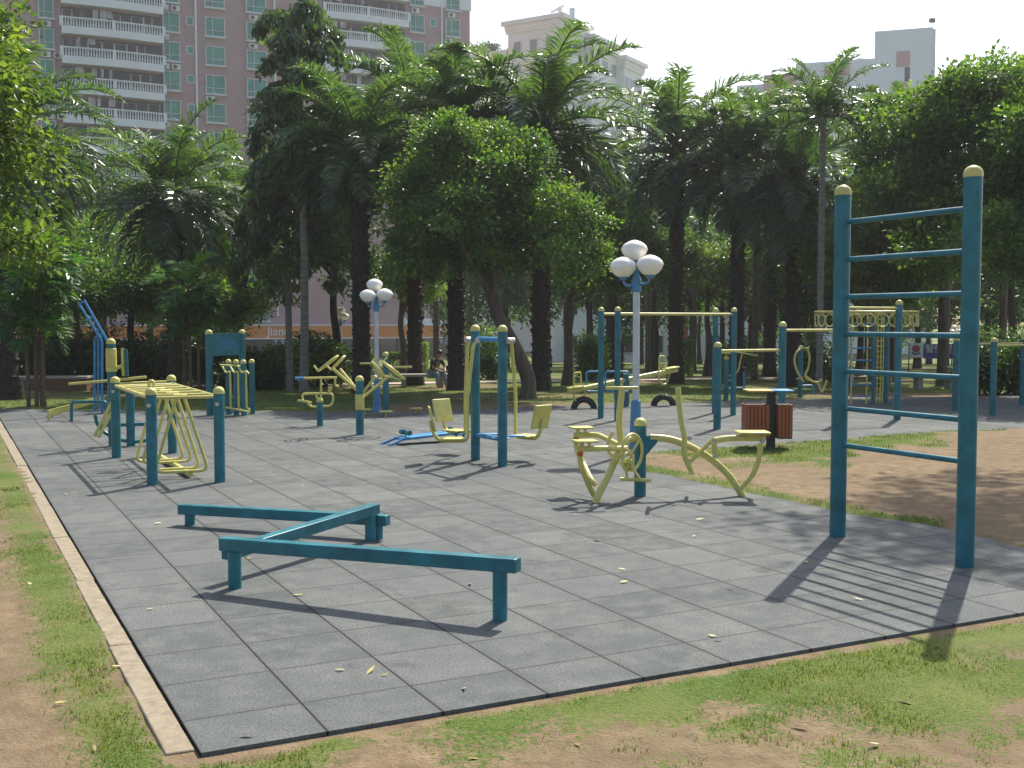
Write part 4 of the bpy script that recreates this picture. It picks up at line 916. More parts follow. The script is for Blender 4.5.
tree('broadleaf_tree', 'leafy tree cut by the right edge of the picture behind the low bars', 1056, 23.5, [(0, 0, 4.6, 2.1, 1.9, 1.7), (-.6, 0, 3.2, 1.5, 1.5, 1.0), (.5, 0, 5.5, 1.6, 1.6, 1.3)],
     [(0, 0, -.1), (0, 0, 1.2), (.05, 0, 2.4), (0, 0, 4.0)], .18, .12, 480, 70, .14, 'leaf', 109, 9, 80, .25)
tree('broadleaf_tree', 'bright sunlit bough hanging in at the left edge', -70, 12.2, [(.45, 0, 3.75, .95, .9, 1.0), (.5, 0, 2.75, .85, .8, .62), (.0, 0, 4.6, 1.2, 1.0, .9), (-.6, 0, 3.6, 1.1, 1.0, 1.3), (1.05, 0, 3.65, .42, .4, .42), (.95, .1, 4.3, .45, .4, .3)],
     [(-.8, 0, -.1), (-.75, 0, 1.0), (-.6, 0, 2.2), (-.3, 0, 3.6)], .13, .08, 360, 42, .10, 'leaf_bright', 111, 10, 120, .16)
tree('broadleaf_tree', 'tall shade tree standing just out beyond the right edge', 1270, 17.5, [(-3.2, -.3, 10.6, 2.4, 2.2, 1.5), (-.8, 0, 11.2, 2.4, 2.2, 1.7), (-4.6, -.6, 10.2, 1.3, 1.4, .9), (-2.0, -2.6, 10.4, 1.5, 1.2, .9)],
     [(0, 0, -.1), (-.1, 0, 3), (-.4, 0, 6), (-1.0, 0, 9.6)], .26, .16, 330, 46, .17, 'leaf', 113, 12, 80, .34)
bush_trees = [('dark round tree behind the clump palm at the left', 78, 34, 3.6, 1.9, 'leaf'), ('mid green tree under the spreading palm', 132, 33, 3.0, 1.9, 'leaf'), ('sunlit tree behind the bent rails', 100, 38, 4.4, 2.1, 'leaf_bright'),
              ('leafy tree behind the notice board with pale tips', 222, 33, 2.4, 1.25, 'leaf'), ('dark tree filling the left background above the hedge', 30, 31, 3.4, 2.0, 'leaf_dark'), ('dark tree between the fishtail palm and thick-trunked palm', 335, 35, 4.6, 1.9, 'leaf_dark'),
              ('small light tree hanging over the orange shop band', 402, 40, 3.6, 1.25, 'leaf_bright'), ('shadowy tree behind the double bars', 655, 46, 5.0, 2.0, 'leaf_dark'), ('pale leafy tree seen right of the umbrella palm', 708, 47, 4.6, 2.0, 'leaf_bright'),
              ('dark tree behind the ring climber', 842, 37, 4.0, 1.9, 'leaf_dark'), ('light green low tree seen through the wall bars', 886, 42, 4.0, 2.0, 'leaf_bright'), ('dark tree at the right end of the banner', 1012, 40, 5.6, 2.3, 'leaf_dark')]
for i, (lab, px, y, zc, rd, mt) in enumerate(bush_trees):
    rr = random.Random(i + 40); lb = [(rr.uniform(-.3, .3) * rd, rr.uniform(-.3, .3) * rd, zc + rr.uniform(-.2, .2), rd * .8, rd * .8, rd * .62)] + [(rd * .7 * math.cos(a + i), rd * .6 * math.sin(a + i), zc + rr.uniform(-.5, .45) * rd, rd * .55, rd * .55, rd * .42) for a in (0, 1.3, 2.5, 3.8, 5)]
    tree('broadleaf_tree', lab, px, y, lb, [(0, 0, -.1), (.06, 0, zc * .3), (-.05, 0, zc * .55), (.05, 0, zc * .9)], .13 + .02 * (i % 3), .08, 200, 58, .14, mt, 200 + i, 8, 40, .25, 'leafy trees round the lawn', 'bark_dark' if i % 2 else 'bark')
# ---- wood behind the lawn: a few kinds, copied
kinds = []
for i in range(5):
    rr = random.Random(i + 7); h = rr.uniform(8.0, 10.5); rd = rr.uniform(2.5, 3.3)
    lb = [(0, 0, h - rd, rd, rd, rd * .85)] + [(rd * .8 * math.cos(a + i), rd * .8 * math.sin(a + i), h - rd * rr.uniform(.8, 2.0), rd * .62, rd * .62, rd * .5) for a in (0, 1.2, 2.4, 3.7, 4.9)]
    cm, cc = clump_mesh('wood_crown', lb, 200, 44, .26, M['leaf'] if i % 2 else M['leaf_dark'], 300 + i, .36, .45, sub=9)
    tm = limb_mesh('wood_trunk', [(0, 0, -.2), (rr.uniform(-.2, .2), 0, h * .25), (rr.uniform(-.3, .3), 0, h * .5), (0, 0, h * .75)], rr.uniform(.16, .26), .1, cc, M['bark_dark'], 300 + i, 9, 30)
    kinds.append(dict(trunk=tm, crown=cm))
wl = [(-40, 52), (10, 60), (60, 50), (105, 66), (150, 56), (205, 68), (470, 66), (505, 58), (548, 70), (590, 60), (618, 74), (650, 64), (690, 58), (722, 72), (752, 60), (785, 50), (812, 66), (840, 56), (868, 72), (892, 60), (918, 66), (968, 74), (990, 64), (1015, 60), (1040, 52), (1075, 62), (1110, 54), (640, 84), (700, 86), (760, 88), (820, 84), (880, 88), (930, 84), (985, 86), (1040, 84), (570, 86), (1090, 80), (805, 43), (860, 46), (1065, 44)]
for i, (px, y) in enumerate(wl):
    rr = random.Random(i); o = plant('wood_tree', kinds[i % 5], 'tall leafy tree in the shady wood beyond the lawn', px, y, rr.uniform(0, 6.2), rr.uniform(.85, 1.12) * (.8 if y < 50 else 1), 'trees of the wood beyond the lawn')
# slim bare trunks in the mid distance
slim = palm_meshes('slim_palm', 21, 6.4, .12, 1.9, 16, 40, .45, M['palm'], M['bark'], lw=.022)
for px, y, lab in ((436, 43, 'slim palm with a thin dark trunk left of the swing seats'), (648, 50, 'slim palm trunk just right of the nearest lamp pole'), (755, 40, 'slim pale-trunked palm between the double bars and stepped bars'), (694, 52, 'slim palm in front of the red and pale far wall'), (1003, 36, 'slim palm trunk behind the low bars at the right edge'), (944, 34, 'sturdy dark palm trunk in front of the violet banner')):
    plant('slim_palm', slim, lab, px, y, px, (1.5 if px == 944 else 1.0), 'slim palms on the lawn', sz=1.1)
# ---- shrubs and hedges
def shrub(name, label, px, y, rx, rz, mat, seed, n=110, ln=.11, group=None, per=46, z0=0):
    b = at(px, 322, y); b.z = terr(y) + z0
    lb = [(0, 0, rz * .75, rx, rx * .7, rz * .75), (-rx * .5, 0, rz * .6, rx * .6, rx * .5, rz * .6), (rx * .55, 0, rz * .55, rx * .6, rx * .5, rz * .55)]
    cm, cc = clump_mesh(name, lb, n, per, ln, M[mat], seed, .15, .35)
    o = thing(name, label, 'shrub', b, group); link('foliage', cm, o)
    m = MB()
    for k in range(7): m.tube([(0, 0, -.05), Vector(cc[k]) * .5 + Vector((0, 0, .05)), Vector(cc[k])], [.018, .013, .006], 5, cap=False)
    ob = m.build('stems', M['bark']); ob.parent = o
sh = [('dark glossy shrub at the left behind the clump palm', 62, 30.5, 1.0, 1.15, 'leaf_dark'), ('dark shrub behind the bent rails', 98, 31, 1.0, 1.2, 'leaf_dark'), ('dark shrub left of the small fan-leaved palm', 150, 31.5, 1.1, 1.05, 'leaf_dark'), ('dark shrub right behind the notice board', 258, 30, .8, .8, 'leaf_dark'),
      ('rounded shrub between the notice board and the fishtail palm', 283, 31.5, .55, .85, 'leaf'), ('small round shrub in a tall pot right of the double bars', 737, 38, .42, 1.0, 'leaf'), ('small round shrub seen left of the double bars', 591, 39, .45, 1.1, 'leaf'), ('broad glossy shrub behind the low bars, left half', 1000, 26.2, .85, 1.0, 'leaf_dark'), ('broad glossy shrub at the right edge behind the low bars', 1040, 26.6, .95, 1.05, 'leaf'), ('round shrub seen between the swing seat posts', 488, 41, .6, 1.25, 'leaf'),
      ('low bush under the dark tree at the far left', 15, 31, 1.1, 1.0, 'leaf_dark'), ('dark bush right of the small fan-leaved palm', 212, 31, .8, 1.2, 'leaf_dark'), ('dark bush left of the arched wheel trainer', 318, 33, .8, 1.1, 'leaf_dark'), ('dark bush behind the chest press', 812, 37, .9, 1.2, 'leaf_dark')]
for i, (lab, px, y, rx, rz, mt) in enumerate(sh): shrub('shrub', lab, px, y, rx, rz, mt, 400 + i, group='shrubs along the lawn')
def hedge(label, px0, px1, y, h, depth, mat, seed, z0=0.0):
    a, b = at(px0, 322, y), at(px1, 322, y); w = b.x - a.x; c = (a + b) / 2; c.z = terr(y) + z0; r = np.random.default_rng(seed); n = int(5200 * min(3, w * h / 1.2) )
    p = np.stack([r.uniform(-w / 2, w / 2, n), r.uniform(-depth / 2, depth / 2, n), r.uniform(0, h, n)], 1); f = r.integers(0, 4, n)
    p[:, 1] = np.where(f == 0, -depth / 2, p[:, 1]); p[:, 2] = np.where(f == 1, h, p[:, 2]); p[:, 0] = np.where(f == 2, np.sign(p[:, 0]) * w / 2, p[:, 0]); p += r.normal(0, .025, (n, 3)); p[:, 2] = np.maximum(p[:, 2], .02)
    d = r.normal(size=(n, 3)); d[:, 2] += .4; l = r.uniform(.05, .09, n); Vv, Ff = leaf_quads(p, d, l, l * .32, r=r)
    o = thing('hedge', label, 'hedge', c, 'clipped box hedges'); link('foliage', np_mesh('foliage', Vv, Ff, M[mat], np.clip(r.normal(.5, .18, n), 0, 1)), o)
    m = MB()
    for k in range(max(3, int(w * 3))): x = -w / 2 + (k + .5) * w / max(3, int(w * 3)); m.tube([(x, 0, -.05), (x + .05, 0, h * .9)], .02, 6)
    ob = m.build('stems', M['bark']); ob.parent = o
hedge('sunlit clipped hedge block left of the swing seats', 409, 427, 47, 1.35, .9, 'leaf_bright', 501)
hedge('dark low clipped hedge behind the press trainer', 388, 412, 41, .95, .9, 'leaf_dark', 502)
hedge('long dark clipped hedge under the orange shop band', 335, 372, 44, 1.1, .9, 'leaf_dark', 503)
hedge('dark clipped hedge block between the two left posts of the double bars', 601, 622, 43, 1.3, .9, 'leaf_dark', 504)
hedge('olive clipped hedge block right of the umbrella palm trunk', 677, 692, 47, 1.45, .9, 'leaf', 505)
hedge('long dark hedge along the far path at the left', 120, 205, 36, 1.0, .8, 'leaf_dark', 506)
# planters
def planter(label, px, y, w, h, d=.5, mat='brick'):
    q = at(px, 322, y); b = Vector((q.x, y, terr(y))); th = thing('planter', label, 'planter', b); m = MB(); m.box(b + Vector((0, 0, h / 2 - .03)), (w, d, h + .06)); bx = m.build('trough', M[mat], th, bevel=.01)
    m = MB()
    m.box(b + Vector((0, 0, h + .03)), (w + .06, d + .06, .06)); m.build('rim', M['concrete'], th, bevel=.008)
M['brick'] = plain('brown_brick', (.17, .085, .05), .9, sc=14)
planter('low brown brick planter wall behind the clump palm', 45, 29.4, 2.3, .34); planter('low brown brick planter wall at the far left', -12, 30.4, 1.4, .34)
planter('grey stone pot under the small round shrub', 737, 38, .55, .5, .55, 'concrete')
# ================================================================== BUILDINGS
t = NT('pink_tile_wall'); tc = t.coord(); br = t.new('ShaderNodeTexBrick'); t.L(tc, br.inputs['Vector']); br.inputs['Scale'].default_value = 4
n = t.noise(.35, 5); t.col(t.ramp(n, [(.3, (.36, .22, .215)), (.7, (.43, .28, .27))])); t.set('Roughness', .7); M['pink'] = t.m
M['facade_white'] = plain('white_render', (.74, .75, .75), .7, var=.06, sc=.6); M['cream_wall'] = plain('cream_render', (.76, .75, .70), .8, var=.05, sc=.3); M['grey_wall'] = plain('pale_grey_render', (.74, .76, .78), .8, var=.04, sc=.2)
M['frame'] = plain('window_frame_white', (.60, .60, .58), .5); M['dark_backing'] = plain('shade_and_dark_trim', (.05, .05, .055), .8); M['dark_glass'] = plain('dark_shop_glass', (.02, .024, .03), .15)  # one dark tone for painted balcony shade and for dark fittings
t = NT('green_glass'); t.col(t.ramp(t.noise(.8, 4), [(.3, (.02, .17, .12)), (.7, (.07, .32, .23))])); t.set('Roughness', .12); M['green_glass'] = t.m
M['ac'] = plain('ac_casing', (.62, .61, .57), .5); M['orange'] = plain('orange_fascia', (.62, .20, .015), .5, var=.08); M['pale_glass'] = plain('haze_paled_glass', (.22, .24, .26), .3); M['pinkpanel'] = plain('salmon_panel', (.52, .30, .27), .7); M['roof_green'] = plain('dull_green_roof', (.09, .14, .11), .8)  # tower panes: distance haze is put into the pale glass colour
GZ = -2.4
# local facade frame: s along the wall, o outward, z up; built in local space then the root is turned into place
def fac(dirv, nrm, B0):
    d, n_ = Vector(dirv).normalized(), Vector(nrm).normalized()
    class Fc:
        D, N = d, n_
        M3 = Matrix((d, -n_, Vector((0, 0, 1)))).transposed()
        def P(s, u, o, z): return Vector((B0.x, B0.y, 0)) + d * u + n_ * o + Vector((0, 0, z))
        def box(s, mb, u0, u1, o0, o1, z0, z1): return mb.box(s.P((u0 + u1) / 2, (o0 + o1) / 2, (z0 + z1) / 2), (u1 - u0, o1 - o0, z1 - z0), M=s.M3)
        def s_of(s, px): k = (px - 512) / F; return (k * B0.y - B0.x) / (d.x - k * d.y)
    return Fc()
# ---- pink apartment block
fc = fac((.898, .44, 0), (.44, -.898, 0), Vector((-48.4, 114.8, 0)))
sR = fc.s_of(470.5); sL = fc.s_of(-60)
bM = thing('apartment_block', 'pink tiled apartment block with white balconies and green windows above an orange shop band', 'building', fc.P((sL + sR) / 2, -7, GZ))
m = MB(); fc.box(m, sL, sR, -14, 0, GZ, 46); m.build('wall', M['pink'], bM)
m = MB(); fc.box(m, fc.s_of(410), sR + .15, -.01, .12, 38.7, 46.3); m.build('upper_cladding', M['facade_white'], bM)
PITCHF, Z0 = 3.06, 1.72
def win(u0, u1, z0, z1, small=False):
    m = MB(); w = .09
    for a, b, c, d_ in ((u0, u1, z0, z0 + w), (u0, u1, z1 - w, z1), (u0, u0 + w, z0 + w, z1 - w), (u1 - w, u1, z0 + w, z1 - w)): fc.box(m, a, b, 0, .30 if not small else .1, c, d_)
    if not small: fc.box(m, u0 + (u1 - u0) * .36, u0 + (u1 - u0) * .36 + .06, .2, .28, z0 + w, z1 - w); fc.box(m, u0 + w, u1 - w, .2, .27, z0 + .62, z0 + .68); fc.box(m, u0 - .1, u1 + .1, .01, .45, z0 - .14, z0 - .003)
    o = m.build('window', M['frame'], bM); m = MB(); fc.box(m, u0 + w, u1 - w, .01, .18 if not small else .05, z0 + w, z1 - w); m.build('pane', M['green_glass'], o)
def acu(u, z):
    m = MB(); fc.box(m, u, u + .9, .02, .42, z, z + .62); o = m.build('air_conditioner', M['ac'], bM, bevel=.02); c = fc.P(u + .33, .425, z + .31)
    m = MB(); m.lathe(c, [(.22, 0), (.22, .015)], 14, Matrix((fc.D, Vector((0, 0, 1)), fc.N)).transposed()); m.build('fan_grille', M['dark_backing'], o)
cols = [(46, 61), (168, 184.5), (209.5, 229), (250, 269.5), (411, 425), (446, 460)]
rw = random.Random(3); U01 = lambda a: (fc.s_of(a[0]), fc.s_of(a[1]))
nacs = 0
for ci, c in enumerate(cols):
    u0, u1 = U01(c); u1 = min(u1, u0 + 2.3)
    for fl_ in range(0, 14):
        z = Z0 + fl_ * PITCHF; vis = fl_ >= 4 or (fl_ == 0 and ci in (3, 4, 2)) or (fl_ == 1 and ci == 3)
        if not vis: continue
        win(u0, u1, z, z + 2.05)
        if rw.random() < .85 and fl_ > 3:
            ua = u0 + rw.uniform(-.1, .5) if ci != 1 else u0 - .3; acu(ua, z + 2.17)
            if ci in (0, 1) and rw.random() < .8: acu(ua + 1.15, z + 2.17)
for c in ((191, 198.5), (431, 437.5)):
    u0, u1 = U01(c)
    for fl_ in range(5, 14): win(u0, u1, Z0 + fl_ * PITCHF + .95, Z0 + fl_ * PITCHF + 1.85, True)
for px in (200.5, 278, 442.5): m = MB(); q = fc.P(fc.s_of(px), .14, 0); m.lathe((q.x, q.y, 0), [(.11, 2.3), (.11, 46)], 8); m.build('drain_pipe', M['facade_white'], bM)
def balcony(u0, u1, zf, bow, seed):
    """zf: floor level; solid white band, balusters and rail following a gentle bow"""
    N = 10; w = u1 - u0; prof = [(u0 + w * i / N, 1.25 + bow * math.sin(math.pi * i / N)) for i in range(N + 1)]
    def sheet(mb, o_in, z0, z1):
        vs = []; fs = []
        for (u, o) in prof: vs += [fc.P(u, o, z0), fc.P(u, o, z1), fc.P(u, o - o_in, z1), fc.P(u, o - o_in, z0)]
        for i in range(N):
            for k in range(4): fs.append((4 * i + k, 4 * i + (k + 1) % 4, 4 * i + 4 + (k + 1) % 4, 4 * i + 4 + k))
        fs += [(3, 2, 1, 0), tuple(4 * N + k for k in range(4))]; mb.add(vs, fs)
    m = MB(); sheet(m, .14, zf - .35, zf + .42)
    vs = [fc.P(u, 0, zf - .18) for u, o in prof] + [fc.P(u, o - .1, zf - .18) for u, o in prof]; m.add(vs + [v + Vector((0, 0, .16)) for v in vs], [(i, i + 1, N + 2 + i, N + 1 + i) for i in range(N)] + [(i + 2 * N + 2, N + 1 + i + 2 * N + 2, N + 2 + i + 2 * N + 2, i + 1 + 2 * N + 2) for i in range(N)])
    o = m.build('balcony', M['facade_white'], bM)
    m = MB(); sheet(m, .16, zf + 1.22, zf + 1.34); nb = int(w / .26)
    for k in range(nb):
        f = (k + .5) / nb; u = u0 + w * f; oo = 1.25 + bow * math.sin(math.pi * f) - .08; q = fc.P(u, oo, 0); m.lathe((q.x, q.y, 0), [(.05, zf + .4), (.085, zf + .6), (.05, zf + .95), (.06, zf + 1.24)], 6)
    for f in (.0, .5, 1): fc.box(m, u0 + w * f - .16, u0 + w * f + .16, 1.02 + (bow if f == .5 else 0), 1.28 + (bow if f == .5 else 0), zf + .4, zf + 1.36)
    m.build('balustrade', M['facade_white'], o)
    r = random.Random(seed); m = MB(); fc.box(m, u0 + .05, u1 - .05, .01, .06, zf, zf + 2.6); m.build('dark_backing', M['dark_backing'], o)  # flat sheet on the wall, its dark colour stands for the balcony's shade
    x = u0 + .2
    while x < u1 - 1.4:
        ww = r.uniform(.8, 1.4)
        if r.random() < .75:
            m = MB(); x1 = x + ww - .08
            m.tube([fc.P(x, .09, zf + .02), fc.P(x, .09, zf + 2.35), fc.P(x1, .09, zf + 2.35), fc.P(x1, .09, zf + .02)], .05, 4); m.build('door_frame', M['frame'], o)
        x += ww
    if r.random() < .85:
        u = u0 + r.uniform(.5, 2.5)
        for k in range(r.randint(3, 8)):
            hh = r.uniform(.5, 1.1); ww = r.uniform(.25, .7); od = r.uniform(.6, .9); m = MB(); fc.box(m, u, u + ww, od, od + .03, zf + 2.45 - hh, zf + 2.45)
            m.build('laundry', M[r.choice(('cloth_a', 'cloth_b', 'cloth_a'))], o); u += ww + r.uniform(.05, .9)
            if u > u1 - 1: break
M['cloth_a'] = plain('pale_laundry', (.45, .42, .42), .9, var=.5, sc=1.5); M['cloth_b'] = plain('dark_laundry', (.15, .09, .10), .9, var=.6, sc=1.5)
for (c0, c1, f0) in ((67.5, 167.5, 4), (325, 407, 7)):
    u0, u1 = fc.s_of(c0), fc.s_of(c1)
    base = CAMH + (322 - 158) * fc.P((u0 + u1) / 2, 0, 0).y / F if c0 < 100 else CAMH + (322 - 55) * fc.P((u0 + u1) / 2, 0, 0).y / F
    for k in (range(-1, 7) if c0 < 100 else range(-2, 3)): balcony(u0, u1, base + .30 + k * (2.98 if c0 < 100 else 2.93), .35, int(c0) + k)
# shops
m = MB(); fc.box(m, sL, sR, .0, .5, -.15, 1.22); fs_ = m.build('shop_fascia', M['orange'], bM)
m = MB(); fc.box(m, sL, sR, .0, .62, -.28, -.155); fc.box(m, sL, sR, .0, .56, 1.225, 1.34); m.build('fascia_trim', M['facade_white'], fs_)
m = MB(); fc.box(m, sL, sR, .0, .05, GZ, -.3); m.build('shop_glass', M['dark_glass'], bM)
m = MB()
for k in range(24): u = sL + (sR - sL) * k / 24; m = MB(); fc.box(m, u, u + .25, .05, .3, GZ, -.3); m.build('shop_pier', M['dark_backing'], bM)
m = MB(); fc.box(m, fc.s_of(404), fc.s_of(448), .01, .4, 1.345, 2.05); m.build('grey_band', M['grey_wall'], bM)
for px, s, sz_, z in ((279, 'Jianni', 1.35, .55), (442, 'FANI', 1.2, .45)): writing('lettering', s, fs_, fc.P(fc.s_of(px), .5, z), fc.D, sz_, M['white'], .02)
for px, pa_, pb_ in ((281, 273.5, 288), (444.5, 439, 450)): m = MB(); fc.box(m, fc.s_of(pa_), fc.s_of(pb_), .06, .45, -1.05, -.33); sg = m.build('shop_sign', M['navy'], bM); writing('lettering', '专卖店', sg, fc.P(fc.s_of(px), .45, -.69), fc.D, .62, M['white'], .02)
# ---- cream tower with stepped cornices
def block(parent, c, dl, dr, wl_, wr, z0, z1, mat, cornice=True, name='wall'):
    """a box with its near corner at c; dl, dr are the directions of its two visible faces"""
    c = Vector((c.x, c.y, 0)); dl, dr = Vector(dl).normalized(), Vector(dr).normalized(); q = [c, c + dr * wr, c + dr * wr + dl * wl_, c + dl * wl_]
    def pr(mb, e, a, b):
        k = [c - dl * e - dr * e, c + dr * (wr + e) - dl * e, c + dr * (wr + e) + dl * (wl_ + e), c + dl * (wl_ + e) - dr * e]; mb.add([up(p, a) for p in k] + [up(p, b) for p in k], [(3, 2, 1, 0), (4, 5, 6, 7)] + [(i, (i + 1) % 4, 4 + (i + 1) % 4, 4 + i) for i in range(4)])
    m = MB(); pr(m, 0, z0, z1); o = m.build(name, M[mat], parent)
    if cornice:
        m = MB(); pr(m, .25, z1 - 1.6, z1 - 1.2); pr(m, .7, z1 - .55, z1 + .02); pr(m, .35, z1 - 1.198, z1 - .552); m.build('cornice', M[mat], o)
    return q
dl, dr = (-.85, .52, 0), (.52, .85, 0)
cc = at(561, 14, 150); bT = thing('cream_tower', 'cream high-rise with stepped cornices behind the big palm', 'building', Vector((cc.x, cc.y, GZ)))
block(bT, cc, dl, dr, 8.2, 7.5, GZ, cc.z, 'cream_wall'); c2 = Vector((cc.x, cc.y, 0)) + Vector(dr) * 7.52 + Vector((.6, -.3, 0)); block(bT, c2, dl, dr, 8.4, 8, GZ, cc.z - 1.2, 'cream_wall')
c3 = c2 + Vector(dr) * 8.02 + Vector((.9, -.5, 0)); block(bT, c3, dl, dr, 9, 6, GZ, cc.z - 2.6, 'cream_wall'); c4 = Vector((cc.x, cc.y, 0)) + Vector(dl) * 8.25 + Vector((.5, 1.0, 0)); block(bT, c4, dl, dr, 10, 8, GZ, cc.z - 3.4, 'cream_wall')
for cx_, wd_, top in ((cc, 7.5, cc.z), (c2, 8, cc.z - 1.2), (c3, 6, cc.z - 2.6)):
    f2 = fac(dr, (.85, -.52, 0), Vector((cx_.x, cx_.y, 0)))
    for k in range(3):
        for z in range(12):
            u = wd_ * (k + .5) / 3; zz = top - 4.6 - z * 3.1; m = MB(); f2.box(m, u - .75, u + .75, .01, .12, zz, zz + 1.9); o = m.build('window', M['frame'], bT); m = MB(); f2.box(m, u - .62, u + .62, .125, .15, zz + .12, zz + 1.78); m.build('pane', M['pale_glass'], o)
f2 = fac(Vector(dl) * -1, (-.52, -.85, 0), Vector((cc.x + dl[0] * 8.2, cc.y + dl[1] * 8.2, 0)))
for k in range(3):
    for z in range(6):
        u = 1.5 + k * 2.5; zz = cc.z - 4.6 - z * 3.1; m = MB(); f2.box(m, u - .6, u + .6, .01, .12, zz, zz + 1.9); o = m.build('window', M['frame'], bT); m = MB(); f2.box(m, u - .5, u + .5, .125, .15, zz + .12, zz + 1.78); m.build('pane', M['pale_glass'], o)
q = Vector((cc.x, cc.y, 0)) + Vector(dl) * 1.0 + Vector(dr) * 1.5; m = MB(); m.tube([up(q, cc.z), up(q, cc.z + 1.4)], .3, 8); m.beam(up(q, cc.z + 1.0) + Vector((-1.2, 0, -.4)), up(q, cc.z + 1.2) + Vector((.5, 0, .3)), .8, .25); m.tube([up(q, cc.z) + Vector((1.6, 0, 0)), up(q, cc.z + 1.2) + Vector((1.6, 0, 0))], .4, 10); m.build('roof_tank', M['grey_wall'], bT)
for i, px in enumerate((479, 491)):
    q = at(px, 42, 160); q.z = cc.z - 3.3; cm, c_ = clump_mesh('roof_shrub', [(0, 0, 1.0, 1.1, 1.1, .9)], 24, 30, .35, M['leaf_dark'], 610 + i, .35, .3); o = thing('roof_shrub', ('left' if i == 0 else 'right') + ' of two small shrubs growing on the cream tower roof', 'shrub', q); link('foliage', cm, o)
    m = MB(); m.tube([(0, 0, -.1), (0, 0, 1)], .06, 6); ob = m.build('stem', M['bark']); ob.parent = o
# ---- pale grey block on the right
cc = at(933, 27, 140); bG = thing('grey_block', 'plain pale grey building with a raised right end above the trees', 'building', Vector((cc.x, cc.y, GZ)))
d2 = (-.951, .308, 0); f3 = fac((.951, -.308, 0), (-.308, -.951, 0), Vector((cc.x, cc.y, 0)) + Vector(d2) * 18.4)
m = MB(); f3.box(m, 11.6, 18.4, -16, 0, GZ, cc.z); m.build('wall', M['grey_wall'], bG); m = MB(); f3.box(m, 2.2, 11.59, -16, 0, GZ, cc.z - 3.3); m.build('wall', M['grey_wall'], bG); m = MB(); f3.box(m, 18.41, 18.75, -16, -.4, GZ, cc.z - .1); m.build('edge_pier', M['facade_white'], bG)
m = MB(); f3.box(m, 14.2, 15.8, .0, .08, cc.z - 4.6, cc.z - 2.7); m.build('salmon_panel', M['pinkpanel'], bG); m = MB(); f3.box(m, 14.2, 15.8, .0, .08, cc.z - 8.4, cc.z - 6.5); m.build('salmon_panel', M['pinkpanel'], bG)
m = MB(); f3.box(m, 15.2, 15.8, -.02, .05, cc.z - 6.4, cc.z - 4.7); m.build('dark_slot', M['dark_backing'], bG)
m = MB(); f3.box(m, -2.0, 2.19, -14, -.5, GZ, cc.z - 4.4); m.build('wall', M['pinkpanel'], bG); m = MB(); f3.box(m, 5.6, 8.6, .005, .5, cc.z - 5.2, cc.z - 4.0); m.build('salmon_panel', M['pinkpanel'], bG); m = MB(); f3.box(m, -5.5, -2.01, -14, -1, GZ, cc.z - 5.4); m.build('wall', M['grey_wall'], bG)
for u, h in ((8.6, 1.1), (9.8, 1.3), (2.4, 1.2), (3.9, 1.0), (-1.0, 1.4)): p = f3.P(u, -3, 0); m = MB(); m.lathe((p.x, p.y, 0), [(.6, cc.z - 8), (.6, cc.z - 3.9 + h - (0 if u > 2 else 2)), (.1, cc.z - 3.6 + h - (0 if u > 2 else 2))], 12); m.build('water_tank', M['grey_wall'], bG)

m = MB(); q = f3.P(18.3, -.4, 0); m.lathe((q.x, q.y, 0), [(.05, cc.z), (.05, cc.z + .9)], 6); m.box(up(q, cc.z + .9), (.7, .3, .5)); m.build('roof_light', M['dark_backing'], bG)
# ---- low pale building far behind the trunks in the middle
f4 = fac((1, .1, 0), (.1, -1, 0), Vector((at(556, 322, 100).x, 100, 0))); Lw = 24
bL = thing('low_pale_building', 'low pale building glimpsed between the trunks beyond the lawn', 'building', f4.P(Lw / 2, -4, GZ))
m = MB(); f4.box(m, 0, Lw, -8, 0, GZ, 6.5); m.build('wall', M['cream_wall'], bL)
for k in range(9):
    for z in (-1.2, 2.2): u = 1.3 + k * 2.6; m = MB(); f4.box(m, u - .7, u + .7, .01, .1, z, z + 1.7); o = m.build('window', M['frame'], bL); m = MB(); f4.box(m, u - .58, u + .58, .105, .13, z + .12, z + 1.58); m.build('pane', M['dark_glass'], o)
q = at(683, 325, 99.4); m = MB(); m.box(q, (.9, .08, 2.2)); m.build('red_banner', M['red'], bL)
# ================================================================== PEOPLE
M['skin'] = plain('skin', (.36, .20, .135), .55); M['hair'] = plain('black_hair', (.012, .011, .011), .5); M['black_cloth'] = plain('black_cloth', (.014, .014, .016), .85); M['jeans'] = plain('pale_jeans', (.22, .27, .34), .9)
M['white_cloth'] = plain('white_cloth', (.6, .6, .58), .85); M['blue_cloth'] = plain('blue_cloth', (.03, .06, .35), .85); M['grey_cloth'] = plain('grey_trousers', (.07, .07, .08), .85)
def skin_mesh(name, pts, edges, mat, parent, sub=1):
    me = bpy.data.meshes.new(name); me.from_pydata([p[0] for p in pts], edges, []); o = bpy.data.objects.new(name, me); COL.objects.link(o); o.parent = parent
    me.materials.append(mat); mo = o.modifiers.new('skin', 'SKIN'); mo.use_smooth_shade = True
    if not me.skin_vertices: me.skin_vertices.new()
    for v, p in zip(me.skin_vertices[0].data, pts): v.radius = (p[1], p[1] if len(p) < 3 else p[2])
    me.skin_vertices[0].data[0].use_root = True
    s = o.modifiers.new('sub', 'SUBSURF'); s.levels = sub; s.render_levels = sub; return o
